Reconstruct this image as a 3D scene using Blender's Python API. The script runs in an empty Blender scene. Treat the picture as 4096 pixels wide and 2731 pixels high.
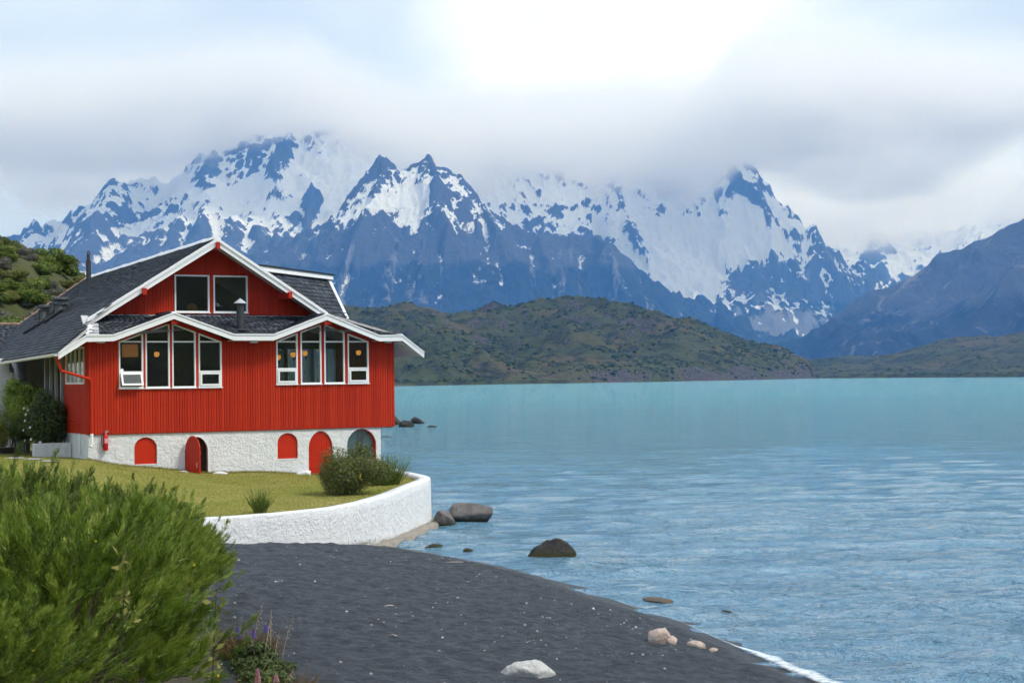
import bpy, bmesh, math, random
import numpy as np
from mathutils import Vector, Matrix
random.seed(7)
R = math.radians
sc = bpy.context.scene

# ------------------------------------------------------------------ camera
cam = bpy.data.cameras.new('camera')
cam.sensor_width = 36.0
cam.lens = 57.13
cam.clip_start = 0.3
cam.clip_end = 60000
cam.dof.use_dof = True
cam.dof.focus_distance = 64.0
cam.dof.aperture_fstop = 5.6
camo = bpy.data.objects.new('camera', cam)
sc.collection.objects.link(camo)
camo.location = (0, 0, 5.5)
camo.rotation_mode = 'XYZ'
camo.matrix_world = (Matrix.Translation((0, 0, 5.5)) @ Matrix.Rotation(R(90 + 1.2736), 4, 'X')
                     @ Matrix.Rotation(-0.012, 4, 'Z'))
sc.camera = camo

# ------------------------------------------------------------------ sky, sun, exposure
SUN_EL, SUN_AZ = 50.0, 108.0           # azimuth measured clockwise from +Y (the view direction)
world = bpy.data.worlds.new('World')
sc.world = world
world.use_nodes = True
wt = world.node_tree
for n in list(wt.nodes):
    wt.nodes.remove(n)
def wn(t, **k):
    n = wt.nodes.new(t)
    for a, b in k.items():
        setattr(n, a, b)
    return n
wo = wn('ShaderNodeOutputWorld'); bg = wn('ShaderNodeBackground')
sky = wn('ShaderNodeTexSky', sky_type='NISHITA', sun_disc=False)
sky.sun_elevation = R(SUN_EL); sky.sun_rotation = R(SUN_AZ)
sk = wn('ShaderNodeVectorMath', operation='SCALE'); sk.inputs['Scale'].default_value = 0.10
wt.links.new(sky.outputs[0], sk.inputs[0])
# an overcast deck over all of the sky: two scales of cloud, thin places let the blue through
tc = wn('ShaderNodeTexCoord')
mp = wn('ShaderNodeMapping'); mp.inputs['Scale'].default_value = (1, 1, 2.2); mp.inputs['Location'].default_value = (2.27, 7.81, 9.52)
wt.links.new(tc.outputs['Generated'], mp.inputs[0])
n1 = wn('ShaderNodeTexNoise'); n1.inputs['Scale'].default_value = 3.0; n1.inputs['Detail'].default_value = 6; n1.inputs['Roughness'].default_value = .46; n1.inputs['Distortion'].default_value = .35
wt.links.new(mp.outputs[0], n1.inputs['Vector'])
rp = wn('ShaderNodeValToRGB')
e = rp.color_ramp.elements
e[0].position = .32; e[0].color = (.37, .46, .62, 1)
e[1].position = .60; e[1].color = (.73, .80, .86, 1)
m_ = e.new(.48); m_.color = (.50, .60, .74, 1)
wt.links.new(n1.outputs['Fac'], rp.inputs[0])
mx = wn('ShaderNodeMix', data_type='RGBA'); mx.inputs['Factor'].default_value = .92
wt.links.new(sk.outputs[0], mx.inputs[6]); wt.links.new(rp.outputs[0], mx.inputs[7])
wt.links.new(mx.outputs[2], bg.inputs[0]); bg.inputs[1].default_value = 1.0
wt.links.new(bg.outputs[0], wo.inputs[0])

sun = bpy.data.lights.new('sun', 'SUN'); sun.energy = 2.0; sun.angle = R(11); sun.color = (1, .985, .96)
suno = bpy.data.objects.new('sun', sun); sc.collection.objects.link(suno)
sd = Vector((math.sin(R(SUN_AZ)) * math.cos(R(SUN_EL)), math.cos(R(SUN_AZ)) * math.cos(R(SUN_EL)), math.sin(R(SUN_EL))))
suno.rotation_euler = sd.to_track_quat('Z', 'Y').to_euler()
suno.location = (30, -30, 60)

sc.view_settings.view_transform = 'Standard'
sc.view_settings.look = 'None'
sc.view_settings.exposure = 0.62
sc.view_settings.gamma = 1.0
sc.render.engine = 'CYCLES'
sc.cycles.use_denoising = True
sc.cycles.volume_bounces = 9
sc.cycles.volume_step_rate = 1.0
sc.cycles.volume_max_steps = 256
sc.cycles.max_bounces = 11
sc.cycles.diffuse_bounces = 3
sc.cycles.glossy_bounces = 3
sc.cycles.transmission_bounces = 4
sc.cycles.adaptive_threshold = 0.05
sc.cycles.transparent_max_bounces = 16
sc.cycles.sample_clamp_indirect = 6.0

# ------------------------------------------------------------------ helpers
COL = sc.collection
def link(o):
    COL.objects.link(o); return o
def tag(o, label=None, cat=None, group=None, kind=None):
    if label: o['label'] = label
    if cat: o['category'] = cat
    if group: o['group'] = group
    if kind: o['kind'] = kind
    return o
def empty(name, loc=(0, 0, 0), rz=0.0, parent=None):
    o = bpy.data.objects.new(name, None); o.location = loc; o.rotation_euler = (0, 0, rz)
    o.empty_display_size = .3
    if parent: o.parent = parent
    return link(o)
def mesh_np(name, V, Fq, mat=None, smooth=False, parent=None, attrs=None):
    """V (n,3); Fq (m,3|4) integer array."""
    V = np.ascontiguousarray(V, dtype=np.float32); Fq = np.ascontiguousarray(Fq, dtype=np.int32)
    me = bpy.data.meshes.new(name)
    m, k = Fq.shape
    me.vertices.add(len(V)); me.vertices.foreach_set('co', V.ravel())
    me.loops.add(m * k); me.loops.foreach_set('vertex_index', Fq.ravel())
    me.polygons.add(m); me.polygons.foreach_set('loop_start', np.arange(0, m * k, k, dtype=np.int32))
    if smooth: me.polygons.foreach_set('use_smooth', np.ones(m, dtype=bool))
    for an, arr in (attrs or {}).items():
        arr = np.asarray(arr, dtype=np.float32)
        if arr.ndim == 1:
            a = me.attributes.new(an, 'FLOAT', 'POINT'); a.data.foreach_set('value', arr)
        else:
            a = me.attributes.new(an, 'FLOAT_COLOR', 'POINT')
            a.data.foreach_set('color', np.concatenate([arr, np.ones((len(arr), 1), np.float32)], 1).ravel())
    me.update(calc_edges=True); me.validate()
    if mat: me.materials.append(mat)
    o = bpy.data.objects.new(name, me)
    if parent: o.parent = parent
    return link(o)
class MB:
    """collects boxes, prisms, tubes and lathes; build() links them as one mesh object"""
    def __init__(s): s.v = []; s.f = []
    def add(s, vs, fs):
        b = len(s.v); s.v += [tuple(p) for p in vs]; s.f += [tuple(b + i for i in f) for f in fs]; return s
    def box(s, x0, x1, y0, y1, z0, z1):
        return s.add([(x0, y0, z0), (x1, y0, z0), (x1, y1, z0), (x0, y1, z0), (x0, y0, z1), (x1, y0, z1), (x1, y1, z1), (x0, y1, z1)],
                     [(0, 3, 2, 1), (4, 5, 6, 7), (0, 1, 5, 4), (1, 2, 6, 5), (2, 3, 7, 6), (3, 0, 4, 7)])
    def prism(s, poly, y0, y1):
        """poly: (x,z) points counter-clockwise seen from -y; extruded y0..y1"""
        n = len(poly)
        vs = [(x, y0, z) for x, z in poly] + [(x, y1, z) for x, z in poly]
        fs = [tuple(range(n)), tuple(range(2 * n - 1, n - 1, -1))]
        fs += [(i, i + n, (i + 1) % n + n, (i + 1) % n) for i in range(n)]
        return s.add(vs, fs)
    def hexa(s, p):
        """8 points: bottom 4 then top 4"""
        return s.add(p, [(0, 3, 2, 1), (4, 5, 6, 7), (0, 1, 5, 4), (1, 2, 6, 5), (2, 3, 7, 6), (3, 0, 4, 7)])
    def tube(s, pts, rad, n=10, cap=True):
        pts = [Vector(p) for p in pts]; rad = rad if isinstance(rad, (list, tuple)) else [rad] * len(pts)
        rings = []; b = len(s.v)
        up = Vector((0, 0, 1))
        for i, p in enumerate(pts):
            t = (pts[min(i + 1, len(pts) - 1)] - pts[max(i - 1, 0)]).normalized()
            a = t.cross(up if abs(t.z) < .95 else Vector((1, 0, 0))).normalized(); c = t.cross(a).normalized()
            for k in range(n):
                q = 2 * math.pi * k / n
                s.v.append(tuple(p + (a * math.cos(q) + c * math.sin(q)) * rad[i]))
        for i in range(len(pts) - 1):
            for k in range(n):
                k2 = (k + 1) % n
                s.f.append((b + i * n + k, b + i * n + k2, b + (i + 1) * n + k2, b + (i + 1) * n + k))
        if cap:
            s.f.append(tuple(b + k for k in range(n))[::-1]); e0 = b + (len(pts) - 1) * n
            s.f.append(tuple(e0 + k for k in range(n)))
        return s
    def lathe(s, prof, c=(0, 0, 0), n=20):
        """prof: (radius, z) list"""
        b = len(s.v)
        for r, z in prof:
            for k in range(n):
                q = 2 * math.pi * k / n
                s.v.append((c[0] + r * math.cos(q), c[1] + r * math.sin(q), c[2] + z))
        for i in range(len(prof) - 1):
            for k in range(n):
                k2 = (k + 1) % n
                s.f.append((b + i * n + k, b + i * n + k2, b + (i + 1) * n + k2, b + (i + 1) * n + k))
        s.f.append(tuple(b + k for k in range(n))[::-1]); e0 = b + (len(prof) - 1) * n
        s.f.append(tuple(e0 + k for k in range(n)))
        return s
    def mesh(s, name, mat=None, smooth=False, bevel=0.0):
        me = bpy.data.meshes.new(name); me.from_pydata(s.v, [], s.f)
        bm = bmesh.new(); bm.from_mesh(me)
        bmesh.ops.remove_doubles(bm, verts=bm.verts, dist=1e-5)
        bmesh.ops.recalc_face_normals(bm, faces=bm.faces)
        if bevel > 0:
            bmesh.ops.bevel(bm, geom=list(bm.edges), offset=bevel, segments=1, affect='EDGES', clamp_overlap=True)
        bm.to_mesh(me); bm.free()
        if smooth:
            me.polygons.foreach_set('use_smooth', [True] * len(me.polygons))
        if mat: me.materials.append(mat)
        return me
    def build(s, name, mat=None, parent=None, smooth=False, bevel=0.0):
        o = bpy.data.objects.new(name, s.mesh(name, mat, smooth, bevel))
        if parent: o.parent = parent
        return link(o)

# numpy gradient noise
_perm = {}
def pn(x, y, seed=0):
    if seed not in _perm:
        rs = np.random.RandomState(seed + 11); p = rs.permutation(256).astype(np.int32); an = rs.uniform(0, 2 * np.pi, 256)
        _perm[seed] = (np.concatenate([p, p, p[:2]]), np.cos(an).astype(np.float32), np.sin(an).astype(np.float32))
    p, gc, gs = _perm[seed]
    x = np.asarray(x, np.float64); y = np.asarray(y, np.float64)
    fx = np.floor(x); fy = np.floor(y); xf = (x - fx).astype(np.float32); yf = (y - fy).astype(np.float32)
    xi = fx.astype(np.int32) & 255; yi = fy.astype(np.int32) & 255
    u = xf * xf * xf * (xf * (xf * 6 - 15) + 10); v = yf * yf * yf * (yf * (yf * 6 - 15) + 10)
    p0 = p[xi]; p1 = p[xi + 1]
    def g(h, dx, dy): return gc[h] * dx + gs[h] * dy
    a = g(p[p0 + yi], xf, yf); b = g(p[p1 + yi], xf - 1, yf); c = g(p[p0 + yi + 1], xf, yf - 1); d = g(p[p1 + yi + 1], xf - 1, yf - 1)
    a = a + u * (b - a); c = c + u * (d - c)
    return (a + v * (c - a)) * 1.5
def fbm(x, y, octv=5, seed=0, gain=.5):
    t = 0; a = 1.0; s = 0
    for o in range(octv):
        t = t + a * pn(x * 2.03 ** o + 17.3 * o, y * 2.03 ** o - 9.1 * o, seed + o); s += a; a *= gain
    return t / s
def ridged(x, y, octv=5, seed=0, gain=.5):
    t = 0; a = 1.0; s = 0
    for o in range(octv):
        n = 1 - np.abs(pn(x * 2.07 ** o + 7.7 * o, y * 2.07 ** o + 3.1 * o, seed + o)); t = t + a * n * n; s += a; a *= gain
    return t / s
def sstep(a, b, x):
    t = np.clip((x - a) / (b - a), 0, 1); return t * t * (3 - 2 * t)
def grid_faces(nx, ny):
    i = np.arange(ny - 1)[:, None] * nx + np.arange(nx - 1)[None, :]
    return np.stack([i, i + 1, i + nx + 1, i + nx], -1).reshape(-1, 4)

# node materials
class Mat:
    def __init__(s, name):
        s.m = bpy.data.materials.new(name); s.m.use_nodes = True; s.t = s.m.node_tree
        s.b = s.t.nodes['Principled BSDF']; s.out = s.t.nodes['Material Output']
    def n(s, typ, ins=None, **k):
        n = s.t.nodes.new(typ)
        for a, b in k.items(): setattr(n, a, b)
        for a, b in (ins or {}).items(): s.set(n.inputs[a], b)
        return n
    def set(s, sock, val):
        if hasattr(val, 'is_output') or isinstance(val, bpy.types.NodeSocket): s.t.links.new(val, sock)
        else: sock.default_value = val
    def P(s, **k):
        for a, b in k.items(): s.set(s.b.inputs[a.replace('_', ' ')], b)
        return s
    def coord(s, scale=(1, 1, 1), kind='Object'):
        if kind == 'Position':
            c = s.n('ShaderNodeNewGeometry').outputs['Position']
        else:
            c = s.n('ShaderNodeTexCoord').outputs[kind]
        return s.n('ShaderNodeMapping', {0: c, 'Scale': scale}).outputs[0]
    def noise(s, vec, scale, detail=4, rough=.5, dist=0.0):
        return s.n('ShaderNodeTexNoise', {'Vector': vec, 'Scale': scale, 'Detail': detail, 'Roughness': rough, 'Distortion': dist}).outputs['Fac']
    def ramp(s, fac, stops):
        r = s.n('ShaderNodeValToRGB', {0: fac}); e = r.color_ramp.elements
        while len(e) < len(stops): e.new(.5)
        for q, (p, c) in zip(e, stops):
            q.position = p; q.color = (c[0], c[1], c[2], 1) if isinstance(c, (tuple, list)) else (c, c, c, 1)
        return r.outputs[0]
    def mix(s, f, a, b, blend='MIX'):
        m = s.n('ShaderNodeMix', data_type='RGBA', blend_type=blend)
        s.set(m.inputs[0], f)
        for i, q in ((6, a), (7, b)):
            if isinstance(q, (tuple, list)): q = (q[0], q[1], q[2], 1)
            s.set(m.inputs[i], q)
        return m.outputs[2]
    def math(s, op, a, b=0.0, c=None, clamp=False):
        m = s.n('ShaderNodeMath', operation=op); m.use_clamp = clamp
        s.set(m.inputs[0], a); s.set(m.inputs[1], b)
        if c is not None: s.set(m.inputs[2], c)
        return m.outputs[0]
    def attr(s, name):
        return s.n('ShaderNodeAttribute', attribute_name=name)
    def bump(s, h, strength=.5, dist=.02, normal=None):
        b = s.n('ShaderNodeBump', {'Height': h, 'Strength': strength, 'Distance': dist})
        if normal is not None: s.set(b.inputs['Normal'], normal)
        s.set(s.b.inputs['Normal'], b.outputs[0]); return b.outputs[0]
def rgb(r, g, b):
    f = lambda c: ((c / 255 + .055) / 1.055) ** 2.4 if c > 10 else c / 255 / 12.92
    return (f(r), f(g), f(b))
# ------------------------------------------------------------------ mountains
def mountain_material(name, rock, rock2, low, low2, bright, scale=1.0):
    """snow, rock and dark scrub told apart by the attributes worked out with the terrain"""
    M = Mat(name)
    pos = M.coord((.001, .001, .001), 'Position')
    big = M.noise(pos, 6 * scale, 6, .6)
    fine = M.noise(pos, 95 * scale, 10, .74, .5)
    strk = M.noise(M.coord((.010, .010, .0016), 'Position'), 1.6, 6, .62, .8)
    sn = M.attr('snow').outputs['Fac']; veg = M.attr('veg').outputs['Fac']; tal = M.attr('talus').outputs['Fac']
    rk = M.mix(M.ramp(fine, [(.35, 0), (.68, 1)]), rock, rock2)
    lw = M.mix(M.ramp(big, [(.38, 0), (.62, 1)]), low, low2)
    col = M.mix(M.math('GREATER_THAN', M.math('ADD', veg, M.math('MULTIPLY', M.math('SUBTRACT', fine, .5), 1.3)), .5), rk, lw)
    tf = M.ramp(M.math('ADD', tal, M.math('MULTIPLY', M.math('SUBTRACT', strk, .5), 1.1)), [(.44, 0), (.62, 1)])
    col = M.mix(tf, col, bright)
    sf = M.ramp(M.math('ADD', M.math('ADD', sn, M.math('MULTIPLY', M.math('SUBTRACT', strk, .5), .55)), M.math('MULTIPLY', M.math('SUBTRACT', fine, .5), .85)), [(.44, 0), (.53, 1)])
    col = M.mix(sf, col, (.86, .90, .94))
    M.P(Base_Color=col, Roughness=.9, Specular_IOR_Level=.15)
    M.bump(M.math('ADD', fine, M.math('MULTIPLY', strk, .6)), .8, 45 / scale)
    return M.m

def blur(H, r):
    P = np.pad(H, r + 1, 'edge')
    for ax in (0, 1):
        c = np.cumsum(P, axis=ax); n = 2 * r + 1
        P = (c[n:] - c[:-n]) / n if ax == 0 else (c[:, n:] - c[:, :-n]) / n
    return P[:H.shape[0], :H.shape[1]]
def ridge_height(X, Y, ridges, warp):
    H = np.full(X.shape, -1e9)
    for pts, k1, Lc, k2 in ridges:
        pts = np.asarray(pts, float)
        for a, b in zip(pts[:-1], pts[1:]):
            dx, dy = b[0] - a[0], b[1] - a[1]; L2 = dx * dx + dy * dy
            t = np.clip(((X - a[0]) * dx + (Y - a[1]) * dy) / L2, 0, 1)
            d = np.hypot(X - a[0] - t * dx, Y - a[1] - t * dy) * warp
            H = np.maximum(H, a[2] + t * (b[2] - a[2]) - k1 * Lc * (1 - np.exp(-d / Lc)) - k2 * d)
    return H
def terrain(name, xr, yr, nx, ny, ridges, mat, attrs, amp, seed, base=15., wl=420., warpamp=.3, kind='structure', post=None):
    x = np.linspace(*xr, nx); y = np.linspace(*yr, ny); X, Y = np.meshgrid(x, y)
    w = 1 + warpamp * fbm(X / wl, Y / (wl * 2.2), 5, seed + 40) + .5 * warpamp * fbm(X / (wl * .3), Y / (wl * .9), 4, seed + 60)
    Xw = X + .22 * wl * fbm(X / wl, Y / wl, 4, seed + 80); Yw = Y + .22 * wl * fbm(X / wl + 9, Y / wl, 4, seed + 90)
    H = ridge_height(Xw, Yw, ridges, np.maximum(w, .72))
    up = sstep(base, base + 500, H)
    rn = ridged(X / wl, Y / (wl * 1.15), 7, seed, .50)
    H = H + amp * (rn - rn.mean()) * (.25 + .75 * up) + .26 * amp * (ridged(X / (wl * .26), Y / (wl * .30), 5, seed + 20, .6) - .6) * (.2 + .8 * up)
    H = np.maximum(H, base + 8 * fbm(X / 300, Y / 300, 3, seed))
    H = base + (H - base) * sstep(0, .14, (Y - yr[0]) / (yr[1] - yr[0]))
    gy, gx = np.gradient(H, y, x); slope = np.hypot(gx, gy)
    hol = np.tanh((blur(H, 4) - H) / 10) * .5 + np.tanh((blur(H, 13) - H) / 34) * .6      # hollows hold the snow
    at = attrs(X, Y, H, slope, gx, gy)
    at['snow'] = at['snow'] + .36 * hol
    o = mesh_np(name, np.stack([X, Y, H], -1).reshape(-1, 3), grid_faces(nx, ny), mat, True, attrs={k: v.ravel() for k, v in at.items()})
    tag(o, kind=kind); return o

def bump2(X, Z, cx, cz, rx, rz, rot=0.0):
    X = X + .55 * min(rx, rz) * fbm(X / (1.1 * min(rx, rz)), Z / (1.1 * min(rx, rz)), 4, 61, .6); Z = Z + .5 * min(rx, rz) * fbm(X / (1.1 * min(rx, rz)) + 7, Z / (1.1 * min(rx, rz)), 4, 67, .6)
    c, s = math.cos(rot), math.sin(rot); dx = X - cx; dz = Z - cz
    return np.exp(-(((c * dx + s * dz) / rx) ** 2 + ((-s * dx + c * dz) / rz) ** 2) ** 1.6)

def fan(X, Z, x0, x1, zt, zb, w0, w1):
    t = np.clip((zt - Z) / (zt - zb), 0, 1); w = w0 + (w1 - w0) * t ** 1.5
    dx = (X - x0 - (x1 - x0) * t + w * .8 * fbm(X / 40, Z / 160, 4, 71)) / w
    return np.exp(-dx ** 4) * sstep(0, .08, (zt - Z) / (zt - zb)) * sstep(0, .1, (Z - zb) / (zt - zb) + .1)
rockA, rockB = (.038, .043, .056), (.118, .122, .134)  # part of the blue distance haze is mixed into these rock and scrub colours
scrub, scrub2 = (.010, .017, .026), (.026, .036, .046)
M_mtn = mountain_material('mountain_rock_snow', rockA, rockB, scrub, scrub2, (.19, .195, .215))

# the left massif under the cloud
skyA = [(-4600, 600), (-3792, 811), (-3231, 967), (-3119, 1015), (-2982, 1061), (-2772, 1147), (-2685, 1177), (-2610, 1220), (-2561, 1294), (-2510, 1324), (-2436, 1348), (-2313, 1353), (-2225, 1321), (-2164, 1351), (-2089, 1412), (-1989, 1448), (-1890, 1504), (-1815, 1534), (-1682, 1590), (-1537, 1590), (-1418, 1640), (-1331, 1610), (-1228, 1650), (-1033, 1640), (-791, 1620), (-547, 1640), (-305, 1650), (-64, 1560), (200, 1500)]
RA = [([(x, 10500, z) for x, z in skyA], .95, 700, .30),
      ([(-3000, 10300, 1020), (-3150, 9600, 760), (-3300, 8800, 520), (-3500, 7900, 260)], .75, 500, .26),
      ([(-2450, 10400, 1330), (-2480, 9900, 1130), (-2420, 9400, 900), (-2550, 8700, 560), (-2700, 8000, 300)], .9, 420, .3),
      ([(-1890, 10450, 1500), (-1900, 10100, 1330), (-1830, 9700, 1080), (-1800, 9200, 850), (-1850, 8600, 560), (-1900, 8000, 330)], .95, 380, .3),
      ([(-1420, 10450, 1640), (-1460, 10150, 1420), (-1440, 9950, 1290)], 1.3, 300, .4),
      ([(-1210, 9800, 1215), (-1185, 9700, 1080), (-1220, 9600, 960)], 2.4, 120, .5),
      ([(-1000, 9600, 900), (-1250, 9100, 790), (-1300, 8500, 560), (-1350, 7900, 300)], .8, 400, .3)]
def attA(X, Y, H, S, gx, gy):
    z = H; n = fbm(X / 330, z / 190, 4, 301, .5)
    sl = 885 + 40 * np.sin(X / 350.)
    snow = .55 + .32 * np.tanh((z - sl) / 80) + .38 * n + .08 * sstep(1000, 1300, z)
    snow -= .62 * (sstep(.8, 1.8, S) - .36) * sstep(750, 900, z)
    snow -= 1.0 * bump2(X, z, -1205, 1100, 75, 110) + .7 * bump2(X, z, -2350, 1010, 200, 60, .35) + .5 * bump2(X, z, -1700, 1400, 330, 120, .3) + .4 * bump2(X, z, -2150, 1130, 200, 40, -.5)
    snow += .8 * bump2(X, z, -560, 1230, 520, 240) + .9 * bump2(X, z, -920, 1130, 330, 230, -.4) + .6 * bump2(X, z, -1600, 1190, 330, 60, .1) + .5 * bump2(X, z, -2250, 1300, 220, 40)
    veg = .52 - .6 * np.tanh((z - 430) / 120) + .5 * fbm(X / 330, z / 210, 4, 311)
    tal = .34 + .34 * fbm(X / 130, z / 420, 4, 321) - .2 * sstep(600, 900, z)
    return dict(snow=snow, veg=veg, talus=tal)
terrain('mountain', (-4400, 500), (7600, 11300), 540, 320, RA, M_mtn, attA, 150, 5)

# the horned mountain standing in front of it
skyB = [(-1500, 640), (-1250, 700), (-1038, 800), (-946, 860), (-840, 946), (-787, 1024), (-730, 1121), (-670, 1175), (-642, 1154), (-596, 1140), (-579, 1105), (-521, 1125), (-470, 1127), (-420, 1175), (-370, 1133), (-336, 1125), (-238, 1040), (-130, 922), (-72, 879), (27, 815), (78, 784), (202, 771), (328, 752), (394, 755), (444, 761), (494, 721), (577, 661), (659, 568), (742, 508), (825, 441), (906, 357), (985, 289), (1180, 201), (1397, 130), (1600, 80)]
RB = [([(x, 8500, z) for x, z in skyB], 1.05, 520, .34),
      ([(-650, 8480, 1160), (-700, 8250, 960), (-760, 8000, 760), (-800, 7600, 450), (-820, 7200, 200)], 1.2, 300, .32),
      ([(-410, 8480, 1165), (-370, 8250, 960), (-330, 8050, 790), (-330, 7650, 430), (-330, 7200, 180)], 1.2, 300, .32),
      ([(-150, 8450, 935), (-60, 8150, 740), (0, 7750, 430), (30, 7300, 150)], .9, 300, .3),
      ([(170, 8470, 765), (200, 8200, 640), (220, 7800, 380), (250, 7300, 120)], .9, 300, .3),
      ([(440, 8480, 755), (500, 8200, 600), (560, 7800, 330), (600, 7300, 90)], .9, 300, .3),
      ([(-1100, 8400, 760), (-1150, 8000, 600), (-1200, 7500, 300)], .9, 300, .3)]
def attB(X, Y, H, S, gx, gy):
    z = H; n = fbm(X / 170, z / 110, 5, 401)
    sl = 795 + 25 * np.sin(X / 130.) - 20 * sstep(0, 500, X)
    snow = .40 + .30 * np.tanh((z - sl) / 55) + .36 * n - .62 * (sstep(.8, 1.8, S) - .36) * sstep(720, 850, z) - .14 * sstep(1000, 1110, z)
    snow += 1.0 * bump2(X, z, -480, 905, 60, 130, -.35) + .9 * bump2(X, z, -650, 890, 110, 55, .2) - .8 * bump2(X, z, -335, 960, 60, 60) + .5 * bump2(X, z, -490, 740, 22, 90)
    veg = .62 - .9 * np.tanh((z - 540) / 130) + .55 * fbm(X / 130, z / 300, 4, 411)
    tal = .22 + .62 * fbm(X / 60, z / 620, 5, 421, .6) - .2 * sstep(650, 850, z)
    tal += .26 * fan(X, z, -478, -395, 780, 150, 14, 75) + .18 * fan(X, z, -560, -610, 730, 180, 12, 60) + .16 * fan(X, z, 130, 90, 690, 330, 30, 8) + .16 * fan(X, z, 290, 240, 690, 380, 60, 8) + .4 * fan(X, z, -760, -800, 690, 250, 10, 30) + .12 * fan(X, z, 560, 640, 640, 180, 60, 130)
    return dict(snow=snow, veg=veg, talus=tal)
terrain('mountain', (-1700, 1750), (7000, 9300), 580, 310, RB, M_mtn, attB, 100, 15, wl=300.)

# the pointed peak with its hanging glacier
skyC = [(-600, 1500), (-71, 1500), (196, 1620), (463, 1700), (819, 1720), (1173, 1640), (1385, 1540), (1480, 1650), (1550, 1690), (1637, 1559), (1738, 1444), (1801, 1340), (1876, 1295), (1914, 1248), (1926, 1198), (1964, 1107), (1982, 1056), (2019, 1043), (2050, 991), (2064, 900), (2139, 815), (2214, 725), (2289, 665), (2378, 605), (2505, 540), (2568, 500), (2750, 390), (3013, 230), (3400, 150)]
RC = [([(x, 11500, z) for x, z in skyC], .55, 330, .92),
      ([(1540, 11450, 1660), (1520, 11200, 1380), (1400, 11000, 1150)], 1.2, 200, 1.0),
      ([(2000, 11480, 1040), (1930, 11100, 860), (1850, 10600, 640), (1750, 10000, 380), (1650, 9500, 170)], .6, 300, .5),
      ([(700, 11450, 1700), (760, 11050, 1250), (820, 10700, 960), (900, 10200, 650), (950, 9700, 330)], 1.0, 420, .3),
      ([(250, 11450, 1600), (330, 11000, 1150), (420, 10600, 900), (500, 10000, 560)], 1.0, 420, .3)]
def attC(X, Y, H, S, gx, gy):
    z = H; n = fbm(X / 330, z / 200, 4, 501, .5)
    sl = 800 - 330 * bump2(X, z, 1180, 560, 330, 420) + 60 * sstep(1700, 2300, X) - 190 * (1 - sstep(800, 1250, X))
    snow = .46 + .32 * np.tanh((z - sl) / 80) + .46 * n - .62 * (sstep(.8, 1.8, S) - .36) + .16
    snow += 1.2 * bump2(X, z, 1350, 930, 420, 130, -.1) + 1.2 * bump2(X, z, 1130, 700, 190, 190) + 1.0 * bump2(X, z, 1200, 400, 130, 60, -.5) - .22 * bump2(X, z, 1540, 1370, 230, 150)
    snow -= .9 * bump2(X, z, 1480, 610, 130, 80, .3) + .6 * bump2(X, z, 700, 620, 120, 120)
    veg = .40 - .8 * np.tanh((z - 470) / 120) + .5 * fbm(X / 200, z / 200, 4, 511)
    tal = .32 + .4 * fbm(X / 100, z / 300, 4, 521) + .5 * bump2(X, z, 1600, 300, 260, 80)
    return dict(snow=snow, veg=veg, talus=tal)
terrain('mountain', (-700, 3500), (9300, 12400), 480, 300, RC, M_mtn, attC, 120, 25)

# snow peaks far up the valley
skyD = [(2000, 900), (2674, 1244), (2978, 1372), (3100, 1500), (3188, 1563), (3280, 1480), (3368, 1282), (3599, 1303), (3832, 1369), (4062, 1344), (4363, 1363), (4436, 1524), (4491, 1408), (4553, 1616), (4670, 1661), (4881, 1820), (5225, 1677), (6200, 1500)]
RD = [([(x, 15000, z) for x, z in skyD], 1.0, 500, .25), ([(3188, 14950, 1540), (3150, 14700, 1100), (3100, 14400, 800)], 1.6, 250, .35),
      ([(4500, 14900, 1450), (4300, 14300, 900), (4000, 13700, 500)], .9, 500, .25)]
def attD(X, Y, H, S, gx, gy):
    z = H
    snow = .55 + .35 * np.tanh((z - 560) / 120) + .3 * fbm(X / 300, z / 200, 5, 601) - .6 * (sstep(.9, 2.0, S) - .3) - .8 * bump2(X, z, 3220, 1080, 160, 170)
    return dict(snow=snow, veg=0 * z, talus=.2 + 0 * z)
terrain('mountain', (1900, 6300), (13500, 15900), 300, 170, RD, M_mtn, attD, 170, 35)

# the long bare spur on the right
skyE = [(700, 20), (1024, 90), (1156, 140), (1350, 226), (1470, 305), (1578, 364), (1641, 390), (1744, 441), (1900, 520), (2018, 573), (2135, 634), (2216, 671), (2384, 743), (2546, 800), (3000, 980), (3400, 1050)]
RE = [([(x, 7000, z) for x, z in skyE], .5, 700, .30),
      ([(2500, 6950, 780), (2100, 6500, 500), (1750, 6050, 240), (1450, 5600, 30)], .5, 350, .34),
      ([(3000, 6950, 960), (2600, 6300, 560), (2250, 5700, 260), (1950, 5200, 40)], .5, 350, .34)]
def attE(X, Y, H, S, gx, gy):
    z = H; dd = (X + .9 * Y)
    snow = .0 + .9 * sstep(700, 1000, z) + .3 * fbm(X / 150, z / 60, 4, 701) - .1
    veg = .55 - .8 * np.tanh((z - 260) / 170) + .6 * fbm((X * .5 - Y) / 260, (X + Y * .5) / 900, 4, 711)
    tal = .26 + .55 * fbm((X * .55 - Y) / 130, (X + Y * .55) / 900, 4, 721)
    return dict(snow=snow, veg=veg, talus=tal)
M_spur = mountain_material('mountain_bare_spur', (.045, .052, .072), (.095, .104, .128), scrub, (.030, .036, .046), (.20, .195, .20))  # the spur's colours carry some of the blue haze too
terrain('mountain', (600, 3400), (4300, 7900), 300, 210, RE, M_spur, attE, 70, 45, wl=380., warpamp=.25)
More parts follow.
